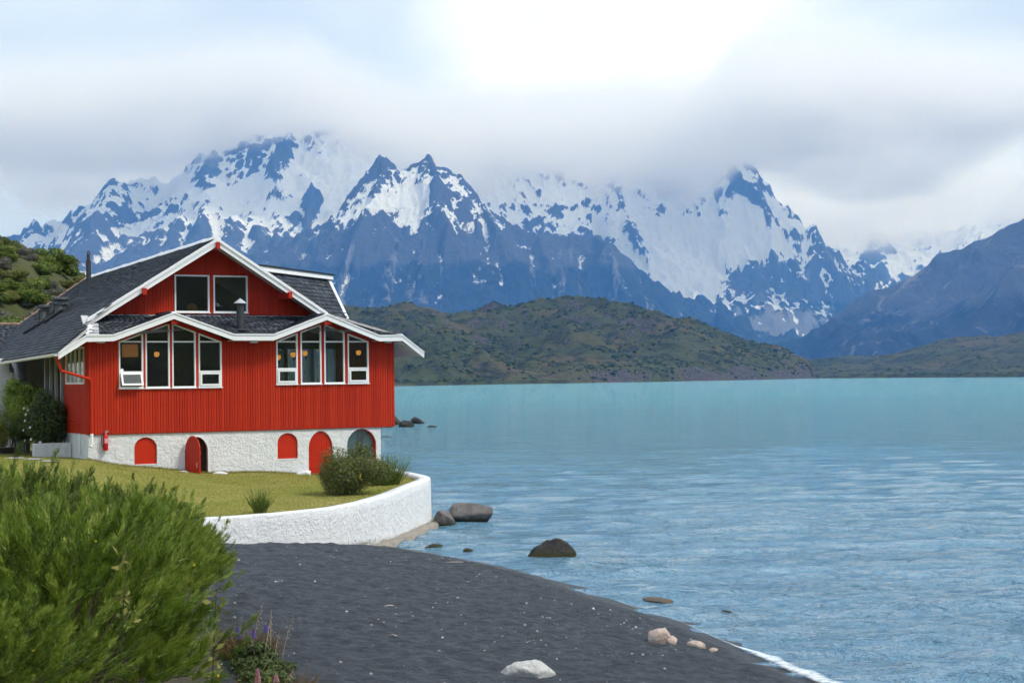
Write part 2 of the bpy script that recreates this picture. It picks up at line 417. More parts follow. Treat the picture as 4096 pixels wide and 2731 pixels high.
# wooded valley floor between lake and mountains
def attV(X, Y, H, S, gx, gy):
    return dict(snow=0 * X, veg=.75 + .3 * fbm(X / 400, Y / 700, 3, 801), talus=.15 + .35 * fbm(X / 200, Y / 600, 3, 805))
terrain('valley_floor', (-5200, 6500), (2700, 16500), 200, 200, [([(-5200, 8200, -50), (6500, 8200, -50)], .01, 10, .0)], M_mtn, attV, 0, 55, base=6.)

# ------------------------------------------------------------------ hills across the lake
def hill_material(name, seed):
    M = Mat(name); p = M.coord((1, 1, 1), 'Position')
    a = M.noise(p, .011, 6, .6, .4); b = M.noise(p, .06, 5, .6); c = M.noise(p, .35, 4, .6)
    col = M.ramp(a, [(.34, (.024, .038, .010)), (.46, (.046, .058, .016)), (.56, (.062, .062, .020)), (.66, (.086, .068, .032))])
    col = M.mix(M.ramp(b, [(.46, 0), (.60, 1)]), col, (.012, .019, .008))
    col = M.mix(M.ramp(c, [(.45, 0), (.75, .6)]), col, (.085, .075, .034))
    rk = M.attr('rock').outputs['Fac']
    col = M.mix(M.ramp(M.math('ADD', rk, M.math('MULTIPLY', M.math('SUBTRACT', b, .5), 1.0)), [(.5, 0), (.62, 1)]), col, M.mix(M.ramp(c, [(.4, 0), (.6, 1)]), (.038, .036, .038), (.085, .072, .066)))
    M.P(Base_Color=col, Roughness=.95, Specular_IOR_Level=.1)
    M.bump(M.math('ADD', c, M.math('MULTIPLY', b, 1.6)), .9, 2.2)
    return M.m
def hill(name, xr, yr, nx, ny, ridges, amp, seed, wl, shore):
    x = np.linspace(*xr, nx); y = np.linspace(*yr, ny); X, Y = np.meshgrid(x, y)
    w = np.maximum(1 + .35 * fbm(X / wl, Y / wl, 4, seed + 4), .4)
    H = ridge_height(X + .2 * wl * fbm(X / wl, Y / wl, 4, seed + 8), Y + .2 * wl * fbm(X / wl + 5, Y / wl, 4, seed + 9), ridges, w)
    d = Y - np.interp(X, [p[0] for p in shore], [p[1] for p in shore])
    env = sstep(-5, 160, d)
    H = H + amp * (ridged(X / wl, Y / wl, 5, seed, .5) - .6) * env + amp * .25 * fbm(X / (wl * .25), Y / (wl * .25), 4, seed + 3, .6) * env
    H = np.minimum(np.maximum(H, 3), -1.5 + .22 * d + 8 * sstep(0, 25, d) * (1 + fbm(X / 60, Y / 60, 3, seed + 7)))
    gy, gx = np.gradient(H, y, x); S = np.hypot(gx, gy)
    rock = -.08 + .75 * sstep(.48, .9, S) + .42 * fbm(X / 90, Y / 90, 4, seed + 12)
    o = mesh_np(name, np.stack([X, Y, H], -1).reshape(-1, 3), grid_faces(nx, ny), hill_material(name + '_ground', seed), True, attrs=dict(rock=rock.ravel()))
    tag(o, kind='structure'); return o, x, y, H
def blob_mesh(seed=1):
    rs = random.Random(seed); vs = []; fs = []
    for r, z in ((.9, .0), (.86, .55)):
        for k in range(5):
            q = k * math.pi / 2.5 + rs.uniform(-.2, .2); j = r * rs.uniform(.8, 1.15); vs.append((j * math.cos(q), j * math.sin(q), z * rs.uniform(.85, 1.1)))
    vs.append((0, 0, 1.0))
    for k in range(5): fs.append((k, (k + 1) % 5, 5 + (k + 1) % 5)); fs.append((k, 5 + (k + 1) % 5, 5 + k)); fs.append((5 + k, 5 + (k + 1) % 5, 10))
    return np.array(vs), np.array(fs)
def scatter_blobs(name, pts, sizes, mat, seed=3):
    rs = np.random.RandomState(seed); bv, bf = blob_mesh(seed); n = len(pts)
    ang = rs.uniform(0, 6.28, n); c, s = np.cos(ang), np.sin(ang)
    sx = sizes * rs.uniform(.7, 1.4, n); szz = sizes * rs.uniform(.4, .9, n)
    V = np.empty((n, len(bv), 3)); x = bv[:, 0][None] * sx[:, None]; y = bv[:, 1][None] * sizes[:, None]
    V[:, :, 0] = x * c[:, None] - y * s[:, None] + pts[:, 0:1]; V[:, :, 1] = x * s[:, None] + y * c[:, None] + pts[:, 1:2]
    V[:, :, 2] = (bv[:, 2][None] - .12) * szz[:, None] * 1.3 + pts[:, 2:3]
    Fq = (bf[None] + (np.arange(n) * len(bv))[:, None, None]).reshape(-1, 3)
    tint = np.repeat(rs.uniform(0, 1, n), len(bv))
    o = mesh_np(name, V.reshape(-1, 3), Fq, mat, True, attrs=dict(tint=tint)); tag(o, kind='stuff'); return o
def bilin(x, y, H, px, py):
    i = np.clip(((px - x[0]) / (x[1] - x[0])), 0, len(x) - 1.001); j = np.clip(((py - y[0]) / (y[1] - y[0])), 0, len(y) - 1.001)
    i0 = i.astype(int); j0 = j.astype(int); fi = i - i0; fj = j - j0
    return (H[j0, i0] * (1 - fi) + H[j0, i0 + 1] * fi) * (1 - fj) + (H[j0 + 1, i0] * (1 - fi) + H[j0 + 1, i0 + 1] * fi) * fj
Ms = Mat('far_scrub'); tn = Ms.attr('tint').outputs['Fac']
Ms.P(Base_Color=Ms.ramp(tn, [(0, (.014, .026, .010)), (.5, (.024, .040, .013)), (.85, (.040, .056, .017)), (1, (.065, .07, .024))]), Roughness=.95, Specular_IOR_Level=.05)
M_scrub = Ms.m
shore1 = [(-700, 900), (-300, 1080), (-90, 1232), (8, 1350), (128, 1487), (250, 1700), (345, 1900), (373, 1990), (420, 2300)]
sky1 = [(-700, 120), (-450, 105), (-293, 99), (-242, 93), (-191, 90), (-166, 90), (-125, 89), (-89, 88), (-59, 91), (-23, 97), (31, 101), (64, 95), (107, 99), (140, 94), (166, 86), (196, 69), (226, 53), (257, 40), (277, 38), (317, 30), (343, 19), (365, 5)]
R1 = [([(x, 1950, z) for x, z in sky1], .28, 200, .10),
      ([(-120, 1900, 80), (-110, 1650, 62), (-90, 1480, 40), (-80, 1330, 18)], .3, 120, .1), ([(70, 1850, 82), (60, 1700, 62), (75, 1560, 36)], .3, 120, .1),
      ([(160, 1900, 66), (215, 1800, 52), (250, 1760, 40)], .5, 60, .12), ([(290, 1930, 36), (318, 1900, 30)], .5, 60, .12)]
ho, hx, hy, hH = hill('far_hill', (-700, 420), (900, 2300), 330, 270, R1, 30, 105, 170., shore1)
def cover(n, x, y, H, seed, dens, smin, smax):
    rs = np.random.RandomState(seed); px = rs.uniform(x[0], x[-1], n); py = rs.uniform(y[0], y[-1], n); pz = bilin(x, y, H, px, py)
    k = (pz > 2.5) & (fbm(px / 120, py / 120, 5, seed, .6) + .5 * fbm(px / 26, py / 26, 3, seed + 5, .6) > dens); px, py, pz = px[k], py[k], pz[k]
    sz = smin + (smax - smin) * rs.uniform(0, 1, len(px)) ** 4
    return np.stack([px, py, pz], 1), sz
pp, ss = cover(64000, hx, hy, hH, 21, -.13, .7, 3.4)
scatter_blobs('scrub_thicket', pp, ss, M_scrub, 4)
shore2 = [(300, 2100), (373, 1985), (430, 1900), (496, 1580), (560, 1500), (900, 1400), (1500, 1300)]
sky2 = [(300, 8), (469, 13), (523, 26), (601, 39), (640, 42), (718, 49), (780, 56), (796, 65), (835, 73), (866, 72), (914, 81), (990, 86), (1300, 95), (1600, 90)]
R2 = [([(x, 2900, z) for x, z in sky2], .22, 200, .05), ([(640, 2600, 40), (690, 2450, 36), (640, 2250, 18)], .35, 60, .06), ([(830, 2750, 66), (850, 2500, 50), (800, 2200, 26)], .3, 100, .06)]
ho2, hx2, hy2, hH2 = hill('far_hill', (300, 1600), (1300, 3300), 210, 190, R2, 13, 155, 190., shore2)
pp, ss = cover(16000, hx2, hy2, hH2, 31, .05, 1.0, 3.8)
scatter_blobs('scrub_thicket', pp, ss, M_scrub, 5)
# ------------------------------------------------------------------ the lake
ry = np.concatenate([np.geomspace(22, 160, 420)[:-1], np.geomspace(160, 3600, 120)])
ux = np.linspace(-1, 1, 230)
half = np.maximum(14, .45 * ry)
LX = ux[None] * half[:, None] + (.06 * ry)[:, None]; LY = np.repeat(ry[:, None], 230, 1)
rs = np.random.RandomState(4); LZ = np.zeros_like(LX)
for i in range(46):
    wlg = .30 * 1.06 ** i; th = R(-82) + rs.normal(0, .36); kx, ky = math.cos(th) * 2 * math.pi / wlg, math.sin(th) * 2 * math.pi / wlg
    cell = np.gradient(ry)[:, None]
    LZ += .0050 * wlg ** .80 * np.sin(kx * LX + ky * LY + rs.uniform(0, 6.28)) * np.clip(1.6 - 3.2 * cell / wlg, 0, 1) * (1 - sstep(28, 150, LY)) * (1 + .5 * fbm(LX / (6 * wlg), LY / (6 * wlg), 2, i))
ch = fbm(LX / 18, LY / 30, 3, 77)
LZ *= (1 + .6 * ch) * 1.25
Ml = Mat('lake_water')
p = Ml.coord((1, 1, 1), 'Position')
d1 = Ml.noise(Ml.coord((.9, 1.5, 1), 'Position'), 2.2, 6, .62, .3); d2 = Ml.noise(Ml.coord((.16, .28, 1), 'Position'), 1.0, 7, .66, .4)
patch = Ml.noise(Ml.coord((.006, .0045, 1), 'Position'), 1.0, 3, .5)
d3 = Ml.noise(Ml.coord((.42, .60, 1), 'Position'), 1.0, 6, .66, .5)
b1 = Ml.bump(d2, 1.0, 1.7); b1 = Ml.bump(d3, 1.0, .6, b1); Ml.bump(d1, .9, .07, b1)
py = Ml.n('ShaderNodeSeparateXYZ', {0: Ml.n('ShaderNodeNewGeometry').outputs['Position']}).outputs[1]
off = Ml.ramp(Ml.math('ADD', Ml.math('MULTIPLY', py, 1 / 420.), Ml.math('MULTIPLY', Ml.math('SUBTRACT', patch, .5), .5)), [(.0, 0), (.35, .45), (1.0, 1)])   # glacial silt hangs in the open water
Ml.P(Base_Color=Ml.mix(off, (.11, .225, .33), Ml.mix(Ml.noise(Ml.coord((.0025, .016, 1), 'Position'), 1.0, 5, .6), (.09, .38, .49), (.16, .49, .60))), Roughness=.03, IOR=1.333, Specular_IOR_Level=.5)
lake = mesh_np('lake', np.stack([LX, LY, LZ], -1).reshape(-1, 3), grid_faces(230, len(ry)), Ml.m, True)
tag(lake, kind='structure')
# ------------------------------------------------------------------ paints, slate, stucco, glass
def paint(name, col, rough=.5, var=.12, scale=6.0, grime=None, spec=.25):
    M = Mat(name); p = M.coord((1, 1, 1)); n = M.noise(p, scale, 5, .6); n2 = M.noise(M.coord((9, 9, .7)), 3.0, 4, .6)
    c2 = tuple(c * (1 - var) for c in col); c3 = tuple(min(1, c * (1 + var * .8)) for c in col)
    c = M.mix(M.ramp(n, [(.3, 0), (.7, 1)]), c2, c3)
    if grime: c = M.mix(M.ramp(n2, [(.56, 0), (.78, .55)]), c, grime)
    M.P(Base_Color=c, Roughness=rough, Specular_IOR_Level=spec); M.bump(n2, .12, .01)
    return M.m
M = Mat('red_paint'); oi = M.n('ShaderNodeObjectInfo').outputs['Random']; n = M.noise(M.coord((1, 1, 1)), 2.2, 5, .6); st = M.noise(M.coord((14, 14, .5), 'Position'), 1.0, 5, .65); wr = M.noise(M.coord((30, 30, 2.2), 'Position'), 1.0, 5, .7)
c = M.ramp(M.math('ADD', M.math('MULTIPLY', oi, .55), M.math('MULTIPLY', n, .45)), [(.15, (.37, .018, .003)), (.5, (.45, .024, .004)), (.85, (.51, .034, .007))])
c = M.mix(M.ramp(st, [(.52, 0), (.75, .6)]), c, (.33, .018, .004)); c = M.mix(M.ramp(wr, [(.70, 0), (.78, .5)]), c, (.52, .075, .035))
M.P(Base_Color=c, Roughness=.62, Specular_IOR_Level=.22); M.bump(wr, .2, .01); M_red = M.m
M_reddoor = paint('red_door_paint', (.50, .023, .004), .45, .08, 3.0, (.32, .016, .004))
M_white = paint('white_paint', (.83, .84, .85), .5, .03, 3.0, (.68, .69, .68))
M_soffit = paint('soffit_paint', (.50, .485, .48), .7, .06, 3.0)
M_metal = paint('dark_flue_metal', (.035, .037, .042), .5, .4, 5.0, (.10, .08, .07), .5)
M_zinc = paint('galvanised_cap', (.42, .45, .49), .45, .12, 8.0)
M_vent = paint('grey_green_vent', (.12, .135, .13), .6, .2, 6.0)
M_brick = paint('brown_ridge_tile', (.24, .15, .11), .85, .3, 5.0)
M_dark = paint('interior_dark_wood', (.045, .028, .018), .6, .3, 3.0)
M_ceil = paint('interior_ceiling', (.20, .20, .19), .8, .1, 2.0)
M_iron = paint('black_iron', (.02, .02, .02), .5, .2)
M_roofing = paint('black_roofing_felt', (.02, .021, .023), .75, .2)
M_extred = paint('extinguisher_red', (.55, .012, .014), .3, .05)
M_conc = paint('weathered_concrete', (.26, .235, .20), .9, .3, 4.0, (.10, .10, .05))
M = Mat('white_stucco'); p = M.coord((1, 1, 1))
a = M.noise(p, 7.5, 6, .68, .7); b = M.noise(p, 40, 4, .65); v = M.n('ShaderNodeTexVoronoi', {'Vector': M.mix(.25, M.coord((1, 1, 1.5)), M.n('ShaderNodeTexNoise', {'Vector': p, 'Scale': 5.0}).outputs['Color']), 'Scale': 6.0}, feature='SMOOTH_F1').outputs['Distance']
pit = M.ramp(M.noise(p, 16, 6, .7, .8), [(.64, 0), (.70, 1)])
h = M.math('ADD', M.math('ADD', M.math('MULTIPLY', a, 1.0), M.math('MULTIPLY', b, .35)), M.math('MULTIPLY', M.math('SUBTRACT', 1.0, v), .30))
c = M.mix(M.ramp(M.noise(p, 1.6, 5, .6), [(.35, 0), (.7, 1)]), (.78, .795, .815), (.86, .865, .87))
c = M.mix(pit, c, (.36, .37, .39)); c = M.mix(M.ramp(M.noise(M.coord((5, 5, .45)), 1.0, 5, .65), [(.55, 0), (.8, .5)]), c, (.50, .50, .47))
gr = M.attr('grime').outputs['Fac']
c = M.mix(M.ramp(M.math('ADD', gr, M.math('MULTIPLY', M.math('SUBTRACT', a, .5), .9)), [(.42, 0), (.62, .85)]), c, (.16, .145, .085))
M.P(Base_Color=c, Roughness=.85, Specular_IOR_Level=.2); M.bump(h, 1.0, .085); M_stucco = M.m
M = Mat('roof_slate'); oi = M.n('ShaderNodeObjectInfo'); tn = M.attr('tint').outputs['Fac']
p = M.coord((1, 1, 1), 'Position'); n = M.noise(p, 1.3, 4, .6); n2 = M.noise(p, 14, 4, .6)
rv = M.math('FRACT', M.math('ADD', M.math('ADD', tn, oi.outputs['Random']), M.math('MULTIPLY', n2, .7)))
c = M.ramp(rv, [(0, (.010, .014, .022)), (.45, (.026, .035, .052)), (.8, (.050, .063, .086)), (1, (.105, .125, .155))])
c = M.mix(M.ramp(n, [(.64, 0), (.8, .4)]), c, (.06, .064, .066))
M.P(Base_Color=c, Roughness=M.ramp(n2, [(.3, .42), (.7, .7)]), Specular_IOR_Level=.55); M.bump(n2, .3, .01); M_slate = M.m
M = Mat('window_glass'); t = M.t
tr = M.n('ShaderNodeBsdfTransparent', {'Color': (.86, .90, .89, 1)}); gl = M.n('ShaderNodeBsdfGlossy', {'Roughness': .01, 'Color': (1, 1, 1, 1)})
wv = M.noise(M.coord((1, 1, 1)), 1.4, 2, .5); bn = M.n('ShaderNodeBump', {'Height': wv, 'Strength': .15, 'Distance': .02})
fr = M.n('ShaderNodeFresnel', {'IOR': 1.5, 'Normal': bn.outputs[0]}); M.set(gl.inputs['Normal'], bn.outputs[0])
ms = M.n('ShaderNodeMixShader', {0: M.math('MULTIPLY', fr.outputs[0], 1.7, clamp=True), 1: tr.outputs[0], 2: gl.outputs[0]})
t.links.new(ms.outputs[0], M.out.inputs['Surface']); M_glass = M.m
M = Mat('pale_curtain_cloth'); d = M.n('ShaderNodeBsdfDiffuse', {'Color': (.62, .70, .74, 1)}); tl = M.n('ShaderNodeBsdfTranslucent', {'Color': (.55, .68, .78, 1)})
ms = M.n('ShaderNodeMixShader', {0: .55, 1: d.outputs[0], 2: tl.outputs[0]}); M.t.links.new(ms.outputs[0], M.out.inputs['Surface']); M_curtain = M.m
def glow(name, col, e):
    M = Mat(name); M.P(Base_Color=(col[0], col[1], col[2], 1), Emission_Color=(col[0], col[1], col[2], 1), Emission_Strength=e, Roughness=.6); M.m.cycles.emission_sampling = 'NONE'; return M.m
M_lamp = glow('lit_orange_shade', (.85, .34, .06), .55)
M_lampbrown = glow('lit_brown_shade', (.34, .13, .035), .30)

# ------------------------------------------------------------------ the house
HX, HY, HZ, YAW = -16.3144, 62.5, 3.5442, R(28.572)
WB = 2.05                                   # wall foot above the house's base
house = empty('house', (HX, HY, HZ - WB), YAW)
tag(house, 'red board-clad lakeside house with white trim, dark slate roof and white stucco base', 'house')
UD = Vector((math.cos(YAW), math.sin(YAW), 0)); VD = Vector((-math.sin(YAW), math.cos(YAW), 0))
def hw(u, v, w): return Vector((HX, HY, HZ)) + UD * u + VD * v + Vector((0, 0, w))
def part(name, mb, mat, parent=house, smooth=False, bevel=0.0):
    o = mb.build(name, mat, parent, smooth, bevel)
    if parent is house: o.location.z = WB
    return o
def inset(poly, t):
    n = len(poly); out = []
    for i in range(n):
        a, b, c = (Vector(poly[i - 1]), Vector(poly[i]), Vector(poly[(i + 1) % n]))
        d1 = (b - a).normalized(); d2 = (c - b).normalized(); n1 = Vector((-d1.y, d1.x)); n2 = Vector((-d2.y, d2.x))
        m = (n1 + n2); m = m / m.dot(n1) if m.length > 1e-6 else n1
        out.append(tuple(b + m * t))
    return out
def ring(mb, poly, t, y0, y1):
    q = inset(poly, t); n = len(poly)
    vs = [(x, y0, z) for x, z in poly] + [(x, y0, z) for x, z in q] + [(x, y1, z) for x, z in poly] + [(x, y1, z) for x, z in q]
    fs = []
    for i in range(n):
        j = (i + 1) % n
        fs += [(i, j, n + j, n + i), (2 * n + i, 3 * n + i, 3 * n + j, 2 * n + j), (i, 2 * n + i, 2 * n + j, j), (n + i, n + j, 3 * n + j, 3 * n + i)]
    return mb.add(vs, fs)

# board meshes, one per face, of unit length and scaled
BWID = .1083
def board_mesh():
    w, d, c = BWID - .010, .030, .009
    pr = [(-w / 2, 0), (w / 2, 0), (w / 2, -d + c), (w / 2 - c, -d), (-w / 2 + c, -d), (-w / 2, -d + c)]
    vs = [(x, y, 0) for x, y in pr] + [(x, y, 1) for x, y in pr]; n = 6
    fs = [tuple(range(n))[::-1], tuple(range(n, 2 * n))] + [(i, (i + 1) % n, (i + 1) % n + n, i + n) for i in range(n)]
    return MB().add(vs, fs).mesh('board', M_red)
BM = board_mesh()
def board(parent, u, v, w0, w1, rot=0.0):
    o = bpy.data.objects.new('board', BM); o.parent = parent; o.location = (u, v, w0); o.scale = (1, 1, max(.02, w1 - w0)); o.rotation_euler = (random.uniform(-.0015, .0015), 0, rot)
    return link(o)

# front wall with its window bays
G1, G2 = 3.25, 9.655
WIN1 = [(1.18, 2.14), (2.23, 3.20), (3.295, 4.255), (4.37, 5.32)]
WIN2 = [(7.63, 8.55), (8.68, 9.59), (9.72, 10.63), (10.765, 11.71)]
SILL1, SILL2 = 1.72, 1.80
def gtop(u):
    return 4.28 - .36 * min(abs(u - G1), abs(u - G2))
mb = MB()
for a, b in ((0, 1.18), (5.32, 7.63), (11.71, 12.89)): mb.box(a, b, 0, .14, 0, 3.62)
mb.box(1.18, 5.32, 0, .14, 0, SILL1); mb.box(7.63, 11.71, 0, .14, 0, SILL2)
front_wall = part('front_wall', mb, M_red)
for g, wins, sl in ((G1, WIN1, SILL1), (G2, WIN2, SILL2)):
    for (a, b), (c, d) in zip(wins[:-1], wins[1:]):                        # posts between the lights
        part('post', MB().prism([(b, sl), (c, sl), (c, gtop(c)), (b, gtop(b))], -.035, .12), M_red)
    for s in (-1, 1):                                                       # raking head board over the lights
        e = g + s * 2.08
        x = sorted([(g, gtop(g)), (e, gtop(e))])
        part('head_board', MB().prism([(x[0][0], x[0][1] + .002), (x[1][0], x[1][1] + .002), (x[1][0], x[1][1] + .16), (x[0][0], x[0][1] + .16)], -.04, .12), M_red)
nb = 119
for i in range(nb):
    u = (i + .5) * 12.89 / nb; h = 3.575
    for wins, sl in ((WIN1, SILL1), (WIN2, SILL2)):
        if wins[0][0] - .03 < u < wins[3][1] + .03: h = sl - .012
    board(front_wall, u, 0, -.03 + random.uniform(-.004, .004), h)
part('wall_foot', MB().box(-.02, 12.91, -.012, .30, -.055, -.032), M_red)

def window(poly, v, parent=house, t=.055, bars=(), sash=None, open_sash=False, label=None):
    """white frame from an outline; a pane, and bars across at given heights"""
    f = part('window', ring(MB(), poly, t, v - .05, v + .06), M_white, parent)
    if label: f['label'] = label
    q = inset(poly, t - .012)
    g = MB().prism(q, v + .012, v + .02); part('pane', g, M_glass, f)
    x0 = min(p[0] for p in poly) + t - .01; x1 = max(p[0] for p in poly) - t + .01
    for w in bars: part('transom', MB().box(x0, x1, v - .042, v + .05, w - .026, w + .026), M_white, f)
    zs = min(p[1] for p in poly)
    part('window_sill', MB().box(min(p[0] for p in poly) - .03, max(p[0] for p in poly) + .03, v - .10, v + .04, zs - .035, zs + .002), M_white, f)
    if sash:
        part('transom', MB().box(x0, x1, v - .046, v + .05, sash - .03, sash + .03), M_white, f)
        s = MB(); ring(s, [(x0 + .01, 0), (x1 - .01, 0), (x1 - .01, sash - zs - .10), (x0 + .01, sash - zs - .10)], .075, -.03, .02)
        so = part('sash', s, M_white, f); so.location = (0, v - .055, zs + .06)
        gl_ = part('sash_pane', MB().box(x0 + .07, x1 - .07, -.008, -.002, .06, sash - zs - .16), M_glass, f); gl_.location = so.location
        if open_sash:
            hgt_ = sash - zs - .10; a_ = R(-24)
            for q_ in (so, gl_):
                q_.rotation_euler = (a_, 0, 0)
                q_.location = (0, v - .065 - hgt_ * math.sin(-a_) * 1.0, zs + .06 + hgt_ * (1 - math.cos(a_)))
    return f
for g, wins, sl in ((G1, WIN1, SILL1), (G2, WIN2, SILL2)):
    for i, (a, b) in enumerate(wins):
        window([(a, sl), (b, sl), (b, gtop(b)), (a, gtop(a))], 0, bars=(3.53,), sash=sl + .63 if i in (0, 3) else None, open_sash=(g == G1 and i == 0),
               label='white window with its bottom sash tilted open' if (g == G1 and i == 0) else None)
# disc sticker in the corner of the open window
part('sticker', MB().lathe([(.07, 0), (.07, .004)], (0, 0, 0), 18), M_white).matrix_local = Matrix.Translation((1.31, .008, SILL1 + .70 + WB)) @ Matrix.Rotation(R(90), 4, 'X')

# side wall on the entrance side, right-hand wall and back
side = part('side_wall', MB().box(.0, .14, .14, 3.9, 0, 1.92).box(.0, .14, .14, .56, 1.92, 3.6).box(0, .14, 3.5, 3.9, 1.92, 3.6).box(0, .14, .56, 3.5, 3.34, 3.6), M_red)
for i in range(34):
    board(side, 0, .20 + i * BWID, -.03, 1.9 if .5 < .2 + i * BWID < 3.5 else 3.5, R(-90))
sw = part('window', MB().box(-.05, .05, .56, 3.5, 1.90, 1.98).box(-.05, .05, .56, 3.5, 3.28, 3.36).box(-.05, .05, .54, .62, 1.98, 3.28).box(-.05, .05, 3.42, 3.5, 1.98, 3.28), M_white)
for k in range(1, 4): part('mullion', MB().box(-.045, .045, .58 + k * .72 - .035, .58 + k * .72 + .035, 1.98, 3.28), M_white, sw)
part('pane', MB().box(.0, .008, .6, 3.45, 1.96, 3.3), M_glass, sw)
part('right_wall', MB().box(12.75, 12.89, .14, 6.1, 0, 3.7), M_red)
part('porch_wall', MB().box(1.6, 1.75, 3.9, 11, -1.0, 3.9).box(.0, 1.7, 3.9, 4.02, -1, 3.6), M_dark)
pd = part('door', MB().box(1.52, 1.60, 7.4, 8.4, -.6, 2.7), M_reddoor)
part('handle', MB().tube([(1.46, 7.55, 1.0), (1.46, 7.55, 1.2)], .02, 8), M_iron, pd)
for k in range(4): part('porch_post', MB().box(-.05, .07, 4.3 + k * .95, 4.42 + k * .95, -.6, 3.2), M_soffit)
# rear body of the building
part('rear_wall', MB().box(0.2, 6.1, 12.86, 13.0, 0, 3.7).box(6.0, 6.12, 6.1, 13, 0, 3.7).box(0, .14, 11, 21, -1, 3.8), M_stucco)
blk = MB(); 
for k in range(8):
    a0 = k / 8; a1 = (k + 1) / 8
    blk.box(-2.7 + .0 * k, -1.0, 9.7, 13.2, -2.0 if k == 0 else 3.0 + .3 * math.sin(a0 * 1.57), 3.0 + .3 * math.sin(a1 * 1.57)) if k == 0 else None
part('entrance_wall', blk, M_stucco)

# upper gable wall and its boards
GV = 1.3; RU, RW = 5.26, 7.675
def rake(u): return RW - .625 * abs(u - RU)
gw = part('gable_wall', MB().prism([(.8, 4.3), (9.75, 4.3), (9.75, rake(9.75) - .05), (RU, RW - .05), (.8, rake(.8) - .05)][:0] or [(.8, 4.4), (3.83, 4.4), (3.83, rake(3.83) - .1), (.8, rake(.8) - .1)], GV, GV + .14)
          .prism([(6.87, 4.4), (9.75, 4.4), (9.75, rake(9.75) - .1), (6.87, rake(6.87) - .1)], GV, GV + .14)
          .prism([(3.83, 6.25), (6.87, 6.25), (6.87, rake(6.87) - .1), (RU, RW - .1), (3.83, rake(3.83) - .1)], GV, GV + .14)
          .box(3.83, 6.87, GV, GV + .14, 4.4, 4.77).box(5.24, 5.45, GV, GV + .14, 4.77, 6.25), M_red)
for i in range(82):
    u = .85 + (i + .5) * BWID; top = rake(u) - .16
    if top < 4.6: continue
    if 3.80 < u < 6.90:
        if 5.24 < u < 5.45: board(gw, u, GV, 4.56, top)
        else: board(gw, u, GV, 6.28, top); board(gw, u, GV, 4.56, 4.74)
    else: board(gw, u, GV, 4.56, top)
for a, b in ((3.81, 5.26), (5.43, 6.89)):
    window([(a, 4.75), (b, 4.75), (b, 6.27), (a, 6.27)], GV, t=.06)
part('flashing', MB().box(1.0, 9.6, GV - .10, GV + .0, 4.585, 4.635), M_white)

# fascia boards: the zigzag of the lower eave, the gable rakes
FV = -.70
ZZ = [(-1.283, 3.094), (-.227, 3.755), (.82, 3.78), (3.19, 4.647), (5.61, 3.813), (7.29, 3.811), (9.595, 4.651), (11.92, 3.775), (12.97, 3.795), (13.97, 3.08)]
def fascia(a, b, h, v0, v1, name='fascia', trim=True):
    o = part(name, MB().prism([(a[0], a[1] - h), (b[0], b[1] - h), b, a], v0, v1), M_white)
    if trim: part('fascia_trim', MB().prism([(a[0], a[1] - .035), (b[0], b[1] - .035), (b[0], b[1] + .018), (a[0], a[1] + .018)], v0 - .03, v1 + .05), M_white, o)
    return o
for a, b in zip(ZZ[:-1], ZZ[1:]): fascia(a, b, .245, FV, FV + .045)
RKV = .20
def rk(u, dz=0.0): return (u, rake(u) + dz)
for a, b in ((.02, RU), (RU, 9.98)):
    fascia(rk(a), rk(b), .30, RKV, RKV + .05, 'gable_fascia', False)
    part('gable_fascia_cap', MB().prism([rk(a, -.10), rk(b, -.10), rk(b, .03), rk(a, .03)], RKV - .045, RKV + .12), M_white)
# beam ends
for u, dz in ((RU, -.42), (2.256, -.42), (8.30, -.46)):
    part('beam', MB().box(u - .075, u + .075, RKV - .16 if u != RU else RKV - .12, GV, rake(u) + dz, rake(u) + dz + .26), M_red)
for g in (G1, G2): part('beam', MB().box(g - .15, g + .15, FV + .06, .05, gtop(g) - .06, gtop(g) + .20), M_red)

